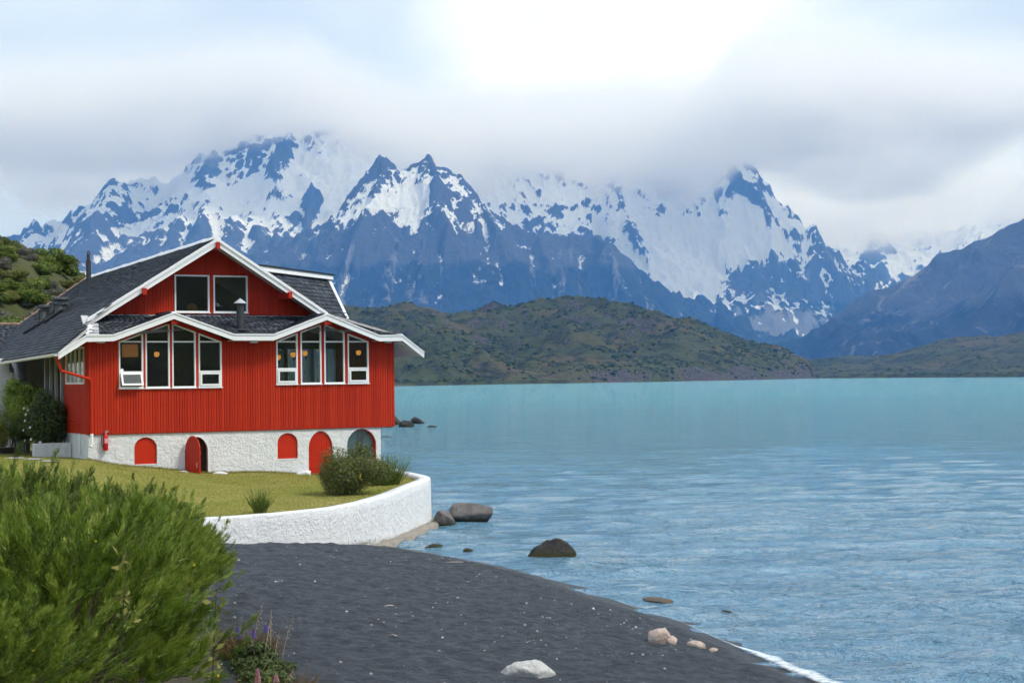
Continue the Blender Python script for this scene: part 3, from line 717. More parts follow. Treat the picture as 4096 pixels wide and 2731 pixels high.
# roof decks and slates
def deck(name, pts, th=.10, mat=None):
    pts = [Vector(p) for p in pts]; n = (pts[1] - pts[0]).cross(pts[2] - pts[0]).normalized()
    if n.z < 0: n = -n
    k = len(pts); vs = pts + [p - n * th for p in pts]
    fs = [tuple(range(k)), tuple(range(2 * k - 1, k - 1, -1))] + [(i, i + k, (i + 1) % k + k, (i + 1) % k) for i in range(k)]
    return part(name, MB().add(vs, fs), mat or M_soffit)
def inpoly(p, poly):
    x, y = p; c = False; j = len(poly) - 1
    for i in range(len(poly)):
        xi, yi = poly[i]; xj, yj = poly[j]
        if (yi > y) != (yj > y) and x < (xj - xi) * (y - yi) / (yj - yi) + xi: c = not c
        j = i
    return c
SLATES = []                                    # (deck object, matrix in house space, size seen)
CAMV = Vector((0, 0, 5.5))
def slate_field(dk, O, A, B, poly, width, expo, th=.014):
    """lay slates on the plane O + a*A + b*B inside poly (a,b)"""
    A = Vector(A).normalized(); B = Vector(B); B = (B - A * B.dot(A)).normalized(); N = A.cross(B)
    if N.z < 0: N = -N
    a0 = min(p[0] for p in poly); a1 = max(p[0] for p in poly); b0 = min(p[1] for p in poly); b1 = max(p[1] for p in poly)
    r = 0; b = b0
    while b < b1:
        a = a0 + (r % 2) * width * .5 + random.uniform(-.05, .05)
        while a < a1:
            wd = width * random.uniform(.85, 1.12)
            if inpoly((a + wd / 2, b + expo * .45), poly):
                tl = .04 + th * .6 + random.uniform(-.006, .012)
                # the tail is lifted on the slate below
                up = (B * expo * 1.5 - N * tl).normalized()
                m = Matrix.Identity(4); nn_ = A.cross(up); nn_ = nn_ if nn_.z > 0 else -nn_
                ax = (A + N * random.uniform(-.012, .012) + B * random.uniform(-.015, .015)).normalized()
                for i in range(3):
                    m[i][0] = ax[i] * wd * .97; m[i][1] = up[i] * expo * 1.5; m[i][2] = nn_[i] * th
                o = Vector(O) + A * (a + wd / 2) + B * (b + random.uniform(-.008, .008)) + N * (tl + .004)
                m[0][3], m[1][3], m[2][3] = o
                wp = hw(*o); dv = (wp - CAMV); nw = UD * N.x + VD * N.y + Vector((0, 0, N.z))
                SLATES.append((dk, m, wd * expo * max(.02, -nw.dot(dv.normalized())) / dv.length ** 2))
            a += wd
        b += expo; r += 1
DROP = -.018
# left slope: upper and lower plane
eL = (-1.283, 3.094); bk = (1.0, rake(1.0)); A_ = Vector((0, 1, DROP))
BU = Vector((RU - bk[0], 0, RW - bk[1])); BL = Vector((bk[0] - eL[0], 0, bk[1] - eL[1]))
def onL(u, v): 
    w = rake(u) if u >= bk[0] else bk[1] + (u - bk[0]) * BL.z / BL.x
    return (u, v, w + DROP * v)
d1 = deck('roof_slope', [onL(RU, RKV + .02), onL(bk[0], RKV + .02), onL(bk[0], 17.7), onL(RU, 21.4)])
lenU, lenL = BU.length, BL.length
slate_field(d1, onL(bk[0], 0), A_, BU, [(RKV + .03, 0), (17.7, 0), (21.4, lenU), (RKV + .03, lenU)], .30, .205, .024)
d2 = deck('roof_slope', [onL(bk[0], .2), onL(.02, .2), onL(-.227, -.66), onL(eL[0], -.66), onL(eL[0], 12.2), onL(bk[0], 17.7)])
sB = lenL / (bk[0] - eL[0])
slate_field(d2, onL(eL[0], 0), A_, BL, [(-.66, -.02), (12.2, -.02), (17.7, lenL), (.22, lenL), (.22, (.02 - eL[0]) * sB), (-.60, (-.22 - eL[0]) * sB)], .30, .205, .024)
# right slope, hidden behind the rake but built
d3 = deck('roof_slope', [(RU, RKV + .02, RW), (9.98, RKV + .02, rake(9.98)), (9.98, 14, rake(9.98) + DROP * 14), (RU, 21.4, RW + DROP * 21.4)])
d3b = deck('roof_slope', [(9.98, FV + .9, rake(9.98)), (12.97, FV + .04, 3.78), (12.97, 7.4, 3.78), (9.98, 7.4, rake(9.98))])
d3c = deck('roof_slope', [(12.97, FV + .04, 3.775), (13.97, FV + .04, 3.06), (13.97, 7.4, 3.06), (12.97, 7.4, 3.775)])
slate_field(d3b, (12.97, 0, 3.79), (0, 1, 0), (-2.99, 0, rake(9.98) - 3.79), [(-.6, 0), (7.3, 0), (7.3, 3.0), (.3, 3.0)], .27, .175)
slate_field(d3c, (13.97, 0, 3.07), (0, 1, 0), (-1, 0, .715), [(-.6, 0), (7.3, 0), (7.3, 1.2), (-.6, 1.2)], .27, .175)
part('verge_flashing', MB().hexa([(11.5, -.2, 3.98), (13.0, FV - .0, 3.81), (13.0, FV + .28, 3.83), (11.4, .1, 4.06), (11.5, -.2, 4.01), (13.0, FV, 3.84), (13.0, FV + .28, 3.86), (11.4, .1, 4.09)]), M_white)
# front skirt roof between the lower fascia and the gable wall
sk_n = Vector((0, GV - FV, 4.62 - 3.79))
BV = [FV + (pk - 3.78) / sk_n.z * sk_n.y + .15 for pk in (4.647, 4.651)]
def skw(v): return 3.79 + (v - FV) * sk_n.z / sk_n.y
SKP = [(-.22, FV + .03), (.84, FV + .03), (3.19, BV[0] - .1), (5.59, FV + .03), (7.31, FV + .03), (9.595, BV[1] - .1), (11.90, FV + .03), (13.0, FV + .03), (10.2, GV), (.05, GV)]
d4 = deck('skirt_roof', [(u, v, skw(v) - .02) for u, v in SKP], .06)
ks = sk_n.length / sk_n.y
slate_field(d4, (0, FV, 3.79), (1, 0, 0), sk_n, [(max(-.1, u) if u < 1 else min(u, 12.95), (v - FV) * ks) for u, v in SKP[:-2]] + [(9.98, sk_n.length), (.45, sk_n.length)], .22, .145)
# little cross gables on the skirt
for (l, pk, r_) in (((.82, 3.78), (3.19, 4.647), (5.61, 3.813)), ((7.29, 3.811), (9.595, 4.651), (11.92, 3.775))):
    for q in (l, r_):
        bv = FV + (pk[1] - 3.78) / sk_n.z * sk_n.y + .15
        dg = deck('dormer_roof', [(q[0], FV + .03, q[1] - .012), (pk[0], FV + .03, pk[1] - .012), (pk[0], bv + .25, pk[1] + .01)], .07)
        Bv = Vector((pk[0] - q[0], 0, pk[1] - q[1])); Lg = Bv.length
        slate_field(dg, (q[0], FV + .03, q[1]), (0, 1, 0), Bv, [(0.02, 0.02), (bv + .12 - FV, Lg), (0.02, Lg)], .22, .145)
    part('ridge_cap', MB().hexa([(pk[0] - .09, FV + .02, pk[1] - .01), (pk[0] + .09, FV + .02, pk[1] - .01), (pk[0] + .09, bv + .1, pk[1] + .0), (pk[0] - .09, bv + .1, pk[1] + .0), (pk[0] - .04, FV + .02, pk[1] + .05), (pk[0] + .04, FV + .02, pk[1] + .05), (pk[0] + .04, bv + .1, pk[1] + .06), (pk[0] - .04, bv + .1, pk[1] + .06)]), M_white)
# hip flashing at the corner, ridge and verge caps
part('hip_flashing', MB().hexa([(-.02, .25, 4.20), (.47, .25, 4.20), (.26, FV + .02, 3.80), (-.24, FV + .02, 3.79), (-.02, .25, 4.25), (.47, .25, 4.24), (.26, FV + .02, 3.845), (-.26, FV + .02, 3.845)]), M_white)
rc = MB(); n_ = 14
for k in range(n_):
    v0 = RKV - .02 + (21.4 - RKV) * k / n_; v1 = RKV + (21.4 - RKV) * (k + 1) / n_ + .05; z0 = RW + DROP * v0 + .13 + .02 * (k % 2); z1 = RW + DROP * v1 + .12
    p_ = MB().hexa([(RU - .17, v0, z0 - .15), (RU + .17, v0, z0 - .15), (RU + .17, v1, z1 - .15), (RU - .17, v1, z1 - .15), (RU - .05, v0, z0), (RU + .05, v0, z0), (RU + .05, v1, z1), (RU - .05, v1, z1)])
    part('ridge_cap', p_, M_white)
a_, b_ = Vector(onL(RU, 21.4)), Vector(onL(bk[0], 17.7))
for k in range(10):
    p0 = a_.lerp(b_, k / 10); p1 = a_.lerp(b_, (k + 1.06) / 10)
    part('hip_tile', MB().tube([p0 + Vector((0, 0, .02)), p1 + Vector((0, 0, .045))], [.09, .10], 8), M_brick)
# gutter along the entrance side
gp = [(math.cos(q) * .09, math.sin(q) * .09) for q in [math.pi + k * math.pi / 8 for k in range(9)]]
g = MB(); vs = []; 
for v_ in (-.66, 9.6):
    for x, z in gp: vs.append((eL[0] - .07 + x, v_, eL[1] - .05 + DROP * v_ + z))
    for x, z in gp[::-1]: vs.append((eL[0] - .07 + x * .86, v_, eL[1] - .05 + DROP * v_ + z * .86 + .004))
k_ = len(vs) // 2
g.add(vs, [tuple(range(k_)), tuple(range(2 * k_ - 1, k_ - 1, -1))] + [(i, i + k_, (i + 1) % k_ + k_, (i + 1) % k_) for i in range(k_)])
part('gutter', g, M_white)
part('downpipe', MB().tube([(-1.30, -.56, 2.98), (-1.28, -.5, 2.82), (-1.12, -.42, 2.42), (.02, -.12, 2.10), (.10, -.11, 2.02), (.10, -.11, .0)], .055, 12), M_reddoor)
part('downpipe_foot', MB().tube([(.10, -.11, .0), (.10, -.11, -.40), (.03, -.18, -.50)], .058, 12), M_white)
part('side_pipe', MB().tube([(-.05, 3.2, .52), (-.05, 1.3, .46), (-.05, 1.25, .40), (-.05, 1.25, -.02)], .03, 8), M_reddoor)
part('side_pipe_foot', MB().tube([(-.05, 1.25, -.02), (-.05, 1.25, -.85)], .03, 8), M_white)
for u in (.36, 6.5, 12.4): part('eave_light', MB().box(u - .14, u + .14, FV + .10, FV + .30, 3.47, 3.545), M_zinc)

# soffits under the eaves
for a, b in ((-.05, .86), (5.57, 7.33), (11.88, 12.9)): part('soffit', MB().box(a, b, FV + .05, .0, 3.545, 3.575), M_soffit)
part('soffit', MB().hexa([(12.89, FV + .05, 3.50), (13.86, FV + .05, 2.90), (13.86, 7.3, 2.90), (12.89, 7.3, 3.50), (12.89, FV + .05, 3.53), (13.86, FV + .05, 2.93), (13.86, 7.3, 2.93), (12.89, 7.3, 3.53)]), M_soffit)

# the angled rear wing with its slated face
wa = R(43); wr = Vector((math.cos(wa), math.sin(wa), 0)); wo_ = Vector((math.sin(wa), -math.cos(wa), 0))
Pb = Vector((13.63, 6.5, 4.45)); Pt = Pb - wo_ * 1.12; Pt.z = 6.57
Lw = 7.0
wf = deck('wing_face', [Pb - wr * Lw, Pb, Pt, Pt - wr * Lw], .12)
Bw = Pt - Pb
slate_field(wf, Pb - wr * Lw, wr, Bw, [(0, 0), (Lw, 0), (Lw, Bw.length), (0, Bw.length)], .255, .195)
part('wing_verge', MB().hexa([Pb - wr * .12 + wo_ * .06, Pb + wr * .16 + wo_ * .06, Pb + wr * .16 - wo_ * .2, Pb - wr * .12 - wo_ * .2, Pt - wr * .12 + wo_ * .09 + Vector((0, 0, .05)), Pt + wr * .16 + wo_ * .09 + Vector((0, 0, .05)), Pt + wr * .16 - wo_ * .15, Pt - wr * .12 - wo_ * .15]), M_white)
q0, q1 = Pt - wr * Lw + wo_ * .22, Pt + wr * .2 + wo_ * .22
z = Vector((0, 0, 1))
part('wing_fascia', MB().hexa([q0, q1, q1 - wo_ * .04, q0 - wo_ * .04, q0 + z * .20, q1 + z * .20, q1 - wo_ * .04 + z * .20, q0 - wo_ * .04 + z * .20]), M_white)
part('wing_roof', MB().hexa([q0 + wo_ * .05 + z * .203, q1 + wo_ * .05 + wr * .05 + z * .203, q1 - wo_ * 5 + z * .35, q0 - wo_ * 5 + z * .35, q0 + wo_ * .05 + z * .27, q1 + wo_ * .05 + wr * .05 + z * .27, q1 - wo_ * 5 + z * .42, q0 - wo_ * 5 + z * .42]), M_roofing)
part('wing_soffit', MB().hexa([q0 + z * .0, q1 + z * .0, q1 - wo_ * .5 + z * .0, q0 - wo_ * .5, q0 + z * .02, q1 + z * .02, q1 - wo_ * .5 + z * .02, q0 - wo_ * .5 + z * .02]), M_dark)
part('wing_end_wall', MB().hexa([Pb + wr * .05 - wo_ * .1, Pb + wr * .1 - wo_ * .1, Pb + wr * .1 - wo_ * 5, Pb + wr * .05 - wo_ * 5, Pt + wr * .05 - wo_ * .1, Pt + wr * .1 - wo_ * .1, Pt + wr * .1 - wo_ * 4, Pt + wr * .05 - wo_ * 4]), M_red)
# the lower entrance wing going off to the left
wl0, wl1 = Vector((3.0, 18.2, 4.78)), Vector((-9, 18.2, 4.78))
we0, we1 = Vector((3.0, 13.6, 2.55)), Vector((-9, 13.6, 2.55))
lf = deck('wing_slope', [we0, wl0, wl1, we1])
slate_field(lf, we1, (1, 0, 0), wl1 - we1, [(0, 0), (10.5, 0), (10.5, (wl1 - we1).length), (0, (wl1 - we1).length)], .30, .20)
for k in range(14): part('hip_tile', MB().tube([(1.6 - k * .8, 18.2, 4.82), (1.6 - (k + 1.04) * .8, 18.2, 4.84)], [.09, .10], 8), M_brick)
part('wing_wall', MB().box(-9, -.3, 14.1, 14.3, -2.5, 2.7), M_stucco)

# flues and roof ventilators
fl = part('flue', MB().tube([(6.04, -.25, 3.9), (6.04, -.25, 5.04)], .15, 16).lathe([(.34, 0), (.30, .03), (.17, .06)], (6.04, -.25, 3.98), 16), M_metal, smooth=False)
part('flue_cap', MB().lathe([(.27, 0), (.26, .02), (.02, .20)], (6.04, -.25, 5.06), 20), M_zinc, fl)
for q in range(3): part('cap_strut', MB().tube([(6.04 + .14 * math.cos(q * 2.1), -.25 + .14 * math.sin(q * 2.1), 5.0), (6.04 + .16 * math.cos(q * 2.1), -.25 + .16 * math.sin(q * 2.1), 5.12)], .012, 6), M_iron, fl)
fu, fv_ = 3.25, 12.9; fw = onL(fu, fv_)[2]
f2 = part('flue', MB().tube([(fu, fv_, fw - .2), (fu, fv_, fw + 1.42)], .115, 14).tube([(fu, fv_, fw + 1.40), (fu, fv_, fw + 1.74)], .08, 12).lathe([(.135, 0), (.135, .05)], (fu, fv_, fw + 1.38), 14), M_metal)
part('flue_cap', MB().lathe([(.12, 0), (.01, .09)], (fu, fv_, fw + 1.82), 14), M_metal, f2)
for q in range(3): part('cap_strut', MB().tube([(fu + .075 * math.cos(q * 2.1), fv_ + .075 * math.sin(q * 2.1), fw + 1.7), (fu + .09 * math.cos(q * 2.1), fv_ + .09 * math.sin(q * 2.1), fw + 1.84)], .01, 6), M_iron, f2)
for (vu, vv, rr, hh) in ((1.35, 10.3, .40, .62), (1.15, 12.6, .30, .55)):
    vw = onL(vu, vv)[2]
    vt = part('roof_ventilator', MB().lathe([(rr * .62, -.3), (rr * .62, .28), (rr * .8, .30), (rr * .8, .34), (rr * .62, .36)], (vu, vv, vw + .1), 20), M_vent)
    part('ventilator_cap', MB().lathe([(rr * .55, 0), (rr, .02), (rr * 1.04, .07), (rr, .14), (rr * .7, .17), (.02, .18)], (vu, vv, vw + .1 + hh - .18), 24), M_metal, vt)
    for q in range(4): part('ventilator_leg', MB().tube([(vu + rr * .9 * math.cos(q * 1.57 + .4), vv + rr * .9 * math.sin(q * 1.57 + .4), vw - .2), (vu + rr * .8 * math.cos(q * 1.57 + .4), vv + rr * .8 * math.sin(q * 1.57 + .4), vw + .42)], .025, 6), M_iron, vt)
for (p0, p1) in ((onL(.55, 10.0), onL(1.2, 9.2)), (onL(.1, 12.0), onL(.7, 10.3))):
    part('roof_rail', MB().tube([Vector(p0) + Vector((0, 0, .18)), Vector(p1) + Vector((0, 0, .2))], .06, 8), M_iron)
part('aerial', MB().tube([onL(5.0, 20.5), Vector(onL(5.0, 20.5)) + Vector((-.1, 0, .55))], .015, 6), M_iron)

# place the slates: the 300 that show largest one by one, the rest in one piece for each slope
us = MB().box(-.5, .5, 0, 1, 0, 1).mesh('slate', M_slate)
SLATES.sort(key=lambda s: -s[2])
rest = {}
for i, (dk, m, sz) in enumerate(SLATES):
    if i < 300:
        o = bpy.data.objects.new('slate', us); o.parent = dk; o.matrix_local = m; link(o)
    else: rest.setdefault(dk.name, []).append(m)
bx8 = np.array([(-.5, 0, 0, 1), (.5, 0, 0, 1), (.5, 1, 0, 1), (-.5, 1, 0, 1), (-.5, 0, 1, 1), (.5, 0, 1, 1), (.5, 1, 1, 1), (-.5, 1, 1, 1)], float)
bf6 = np.array([(4, 5, 6, 7), (0, 1, 5, 4), (1, 2, 6, 5), (3, 0, 4, 7)])
for dn, ms_ in rest.items():
    A4 = np.array([np.array(m) for m in ms_]); V = np.einsum('nij,kj->nki', A4, bx8)[:, :, :3].reshape(-1, 3)
    Fq = (bf6[None] + (np.arange(len(ms_)) * 8)[:, None, None]).reshape(-1, 4)
    o = mesh_np('slate_field', V, Fq, M_slate, parent=bpy.data.objects[dn], attrs=dict(tint=np.repeat(np.random.RandomState(3).uniform(0, 1, len(ms_)), 8)))
    o['kind'] = 'stuff'
# ------------------------------------------------------------------ stucco base with arched openings
def arch_round(a, b, top):
    r = (b - a) / 2; c = (a + b) / 2
    return lambda u: top - r * .92 + .92 * math.sqrt(max(0, r * r - (u - c) ** 2))
def arch_point(a, b, top, spring):
    c = (a + b) / 2; h = (b - a) / 2
    return lambda u: spring + (top - spring) * max(0, 1 - (abs(u - c) / h) ** 2.0) ** .58
OPEN = [(1.79, 2.69, -1.25, arch_round(1.79, 2.69, -.20)), (3.81, 4.80, -2.6, arch_point(3.81, 4.80, -.17, -.78)), (7.68, 8.56, -1.24, arch_round(7.68, 8.56, -.19)),
        (9.03, 10.09, -2.6, arch_point(9.03, 10.09, -.15, -.80)), (10.74, 12.05, -1.41, arch_point(10.74, 12.05, -.10, -.72))]
PV = .05
def arched_wall(u0, u1, w0, w1, v0, v1, opens):
    m = MB(); x = u0
    for a, b, s, top in opens:
        m.box(x, a, v0, v1, w0, w1); n = 20
        for i in range(n):
            # even spacing in angle keeps the arch smooth at the springing
            p = a + (b - a) * (.5 - .5 * math.cos(math.pi * i / n)); q = a + (b - a) * (.5 - .5 * math.cos(math.pi * (i + 1) / n))
            m.add([(p, v0, top(p)), (q, v0, top(q)), (q, v0, w1), (p, v0, w1), (p, v1, top(p)), (q, v1, top(q)), (q, v1, w1), (p, v1, w1)], [(0, 1, 2, 3), (7, 6, 5, 4), (0, 4, 5, 1), (3, 2, 6, 7)])
        if s > w0: m.box(a, b, v0, v1, w0, s)
        x = b
    m.box(x, u1, v0, v1, w0, w1); return m
plinth = part('stucco_base', arched_wall(0, 12.26, -2.6, -.03, PV, PV + .40, OPEN), M_stucco)
part('stucco_side', MB().box(0, .4, PV + .40, 9, -2.6, -.03), M_stucco); part('stucco_side', MB().box(11.9, 12.258, PV + .4, 9, -2.6, -.03), M_stucco)
part('overhang_soffit', MB().box(12.26, 12.88, .0, 9, -.03, .0), M_white)
def filled(a, b, s, top, inset_=.0):
    n = 18; pts = [(a, s)] + [(b, s)]
    for i in range(n + 1):
        u = b + (a - b) * (.5 - .5 * math.cos(math.pi * i / n)); pts.append((u, top(u)))
    return pts
for (a, b, s, top) in (OPEN[0], OPEN[2]):
    part('blind_window', MB().prism(filled(a, b, s, top), PV + .07, PV + .12), M_reddoor)
    part('window_ledge', MB().box(a - .02, b + .02, PV - .015, PV + .1, s - .05, s + .004), M_stucco)
def plank_door(a, b, s, top, hinge, angle, label=None):
    """planks side by side, each cut to the arch; hung at one jamb"""
    d = part('door', MB().prism([(0, s), (b - a, s), (b - a, s + .12), (0, s + .12)], .045, .075).prism([(0, -.9), (b - a, -.9), (b - a, -.8), (0, -.8)], .045, .075), M_reddoor)
    n = 9; w = (b - a) / n
    for i in range(n):
        p, q = a + i * w + .005, a + (i + 1) * w - .005
        pts = [(p - a, s), (q - a, s)] + [(u - a, top(u) - .012) for u in np.linspace(q, p, 5)]
        part('plank', MB().prism(pts, 0, .045), M_reddoor, d)
    part('hinge', MB().box(-.03, .30, -.018, .0, -.86, -.80), M_reddoor, d); part('hinge', MB().box(-.03, .30, -.018, .0, -1.66, -1.60), M_reddoor, d)
    part('handle', MB().tube([(b - a - .12, -.02, -1.22), (b - a - .12, -.05, -1.25), (b - a - .12, -.05, -1.38), (b - a - .12, -.02, -1.41)], .014, 6), M_zinc, d)
    part('lock_plate', MB().box(b - a - .15, b - a - .09, -.006, .0, -1.45, -1.18), M_reddoor, d)
    d.location = (a, hinge, WB); d.rotation_euler = (0, 0, angle)
    if label: d['label'] = label
    return d
plank_door(3.83, 4.78, -1.72, OPEN[1][3], PV + .01, R(-72), 'arched red plank door standing half open')
part('doorway_sheet', MB().prism(filled(3.81, 4.80, -1.75, OPEN[1][3]), PV + .33, PV + .34), M_dark)  # dark sheet filling the whole doorway behind the half-open leaf
plank_door(9.05, 10.07, -2.02, OPEN[3][3], PV + .06, 0, 'closed arched red plank door')
for (a, b, s, top) in (OPEN[1],):
    fr = MB(); n = 20; pr = [(b, -1.75), (b, -.8)] + [(b + (a - b) * (.5 - .5 * math.cos(math.pi * i / n)), top(b + (a - b) * (.5 - .5 * math.cos(math.pi * i / n)))) for i in range(1, n)]
    for (x0, z0), (x1, z1) in zip(pr[:-1], pr[1:]):
        c0, c1 = ((a + b) / 2, -1.0), ((a + b) / 2, -1.0)
        def sh(x, z, k): return (x + ((a + b) / 2 - x) * k, z + (-1.0 - z) * (k if z > -.85 else 0))
        i0, i1 = sh(x0, z0, .09), sh(x1, z1, .09)
        fr.add([(x0, PV - .01, z0), (x1, PV - .01, z1), (i1[0], PV - .01, i1[1]), (i0[0], PV - .01, i0[1]), (x0, PV + .1, z0), (x1, PV + .1, z1), (i1[0], PV + .1, i1[1]), (i0[0], PV + .1, i0[1])], [(0, 1, 2, 3), (2, 6, 7, 3), (0, 4, 5, 1)])
    part('door_surround', fr, M_white)
# the arched picture window at the lake end
a, b, s, top = OPEN[4]
pw = part('window', MB().prism(filled(a, b, s, top), PV + .29, PV + .30), M_glass)
rv = MB(); n = 22
for i in range(n):
    p = b + (a - b) * (.5 - .5 * math.cos(math.pi * i / n)); q = b + (a - b) * (.5 - .5 * math.cos(math.pi * (i + 1) / n))
    rv.add([(p, PV + .02, top(p) - .004), (q, PV + .02, top(q) - .004), (q, PV + .32, top(q) - .004), (p, PV + .32, top(p) - .004), (p, PV + .02, top(p) - .02), (q, PV + .02, top(q) - .02), (q, PV + .32, top(q) - .02), (p, PV + .32, top(p) - .02)], [(0, 1, 2, 3), (7, 6, 5, 4), (0, 4, 5, 1), (3, 2, 6, 7)])
rv.box(b - .022, b - .006, PV + .02, PV + .32, s, top(b)); rv.box(a, b, PV + .02, PV + .32, s + .002, s + .03)
part('window_lining', rv, M_reddoor, pw)
part('window_backing', MB().box(10.62, 12.1, PV + .38, PV + .40, -1.6, -.06), paint('pale_blue_backing', (.42, .60, .68), .8, .12, 2.0))  # added sheet, its pale blue stands for reflection and brightness in the glass
part('cellar_wall', MB().box(.4, 10.6, 2.4, 2.5, -2.6, -.05).box(10.5, 10.6, .45, 2.4, -2.6, -.05), M_dark)
# white kerb stones at the doors
def lump(name, cx, cy, cz, sx, sy, sz, mat, seed, rough=.18, sub=3, flat=0.0, parent=None, rz=0.0, box=0.0, taper=0.0):
    """a boulder: an icosphere pushed about by noise, faceted here and there"""
    bm = bmesh.new(); bmesh.ops.create_icosphere(bm, subdivisions=sub, radius=1.0)
    rs = np.random.RandomState(seed); off = rs.uniform(0, 50, 3)
    pl = [(Vector(rs.normal(size=3)).normalized(), rs.uniform(.62, .9)) for _ in range(9)]
    for v in bm.verts:
        d = v.co.normalized()
        n = float(fbm(np.array([d.x * 1.3 + off[0] + d.z]), np.array([d.y * 1.3 + off[1] - d.z]), 4, seed % 50)[0]); r = 1 + rough * 1.6 * n
        p = d * r
        if box: p = p * (1 + box * (1 / max(abs(d.x), abs(d.y), abs(d.z)) - 1))
        if taper and p.z > 0: p = Vector((p.x * (1 - taper * min(1, p.z)), p.y * (1 - taper * min(1, p.z)), p.z))
        for nn, k in pl:
            q = p.dot(nn)
            if q > k: p = p - nn * (q - k) * .85
        if p.z < -flat and flat: p.z = -flat
        v.co = p
    me = bpy.data.meshes.new(name); 
    for v in bm.verts: v.co = Vector((v.co.x * sx, v.co.y * sy, v.co.z * sz))
    bm.to_mesh(me); bm.free(); me.materials.append(mat)
    me.polygons.foreach_set('use_smooth', [True] * len(me.polygons))
    o = bpy.data.objects.new(name, me); o.location = (cx, cy, cz); o.rotation_euler = (0, 0, rz)
    if parent: o.parent = parent
    return link(o)
for i, (u, w, l) in enumerate(((3.62, -1.62, .36), (5.15, -1.72, .34), (8.72, -1.80, .38))):
    k = lump('kerb_stone', u, PV - .30, w + WB - .06, l, .26, .15, M_stucco, 60 + i, .10, parent=house)

# ------------------------------------------------------------------ rooms behind the glass
part('floor', MB().box(.14, 12.75, .3, 6.1, -.028, .0).box(.8, 9.8, GV + .2, 9, 4.30, 4.36), M_dark)
bw = MB()
for a, b in ((.14, 9.0), (10.15, 10.4), (11.45, 11.65), (12.65, 12.75)): bw.box(a, b, 6.0, 6.12, 0, 4.2)
for a, b in ((9.0, 10.15), (10.4, 11.45), (11.65, 12.65)): bw.box(a, b, 6.0, 6.12, 0, 1.2); bw.box(a, b, 6.0, 6.12, 3.35, 4.2)
part('inner_wall', bw, M_dark)
part('inner_wall', MB().prism([(1.4, 4.36), (9.1, 4.36), (9.1, 5.0), (RU, 7.2), (1.4, 5.0)], 5.5, 5.6), M_ceil)
def curtain(u0, u1, v, w0, w1, label, seed, name='curtain'):
    n = 28; vs = []; fs = []; rs = random.Random(seed); ph = rs.uniform(0, 6)
    for i in range(n + 1):
        u = u0 + (u1 - u0) * i / n; y = v + .05 * math.sin(i * 1.5 + ph) + .02 * math.sin(i * .6)
        for j, w in enumerate((w0, (w0 + w1) / 2, w1)): vs.append((u, y * (1) + (.01 if j == 0 else 0), w))
    for i in range(n):
        for j in range(2): fs.append((i * 3 + j, i * 3 + 3 + j, i * 3 + 4 + j, i * 3 + 1 + j))
    o = MB().add(vs, fs).build(name, M_curtain, smooth=True)
    o.matrix_world = Matrix.Translation((HX, HY, HZ)) @ Matrix.Rotation(YAW, 4, 'Z')
    tag(o, label, 'curtain', 'curtains in the dining room'); return o
for i, (a, b) in enumerate(((9.02, 9.42), (9.72, 10.14), (10.42, 11.1), (11.2, 11.7), (12.15, 12.64))):
    curtain(a, b, 5.85, .6, 3.3, ['pale blue curtain farthest from the lake in the dining room', 'second pale curtain behind the lakeside window group', 'wide pale curtain behind the middle of the lakeside window group', 'fourth pale curtain behind the lakeside window group', 'pale curtain nearest the lake behind the lakeside window group'][i], i)
curtain(11.32, 11.62, .385, -1.55, -.10, 'pale curtain hung behind the arched picture window', 9)
def world_obj(o):
    o.matrix_world = Matrix.Translation((HX, HY, HZ)) @ Matrix.Rotation(YAW, 4, 'Z'); return o
def wall_lamp(u, v, w, label):
    e = empty('wall_lamp'); e.matrix_world = Matrix.Translation(hw(u, v, w)) @ Matrix.Rotation(YAW, 4, 'Z'); tag(e, label, 'lamp', 'wall lamps in the dining room')
    MB().lathe([(.06, 0), (.10, .05), (.11, .14), (.085, .2)], (0, -.12, 0), 14).build('lamp_shade', M_lamp, e, True)
    MB().tube([(0, -.12, .0), (.02, -.12, -.10), (.08, -.05, -.16), (.12, .06, -.10), (.12, .10, -.02)], .014, 6).build('arm', M_iron, e)
for u, v, w, lb in ((8.05, 1.0, 2.80, 'orange wall lamp nearest the house middle in the lakeside window group'), (8.93, 1.6, 2.92, 'orange wall lamp second along the lakeside window group'), (9.62, 2.0, 2.98, 'orange wall lamp beside the centre post of the lakeside window group'), (11.6, .9, 2.98, 'orange wall lamp in the window nearest the lake'), (3.12, 1.6, 2.96, 'orange wall lamp in the entrance-side window group')):
    wall_lamp(u, v, w, lb)
pl_ = empty('pendant_lamp'); pl_.matrix_world = Matrix.Translation(hw(1.88, .9, 2.95)) @ Matrix.Rotation(YAW, 4, 'Z')
tag(pl_, 'large square brown lampshade hanging behind the window with the open sash', 'lamp')
MB().box(-.27, .27, -.2, .2, 0, .5).build('lamp_shade', M_lampbrown, pl_, bevel=.01); MB().tube([(0, 0, .5), (0, 0, 1.2)], .01, 6).build('cord', M_iron, pl_)
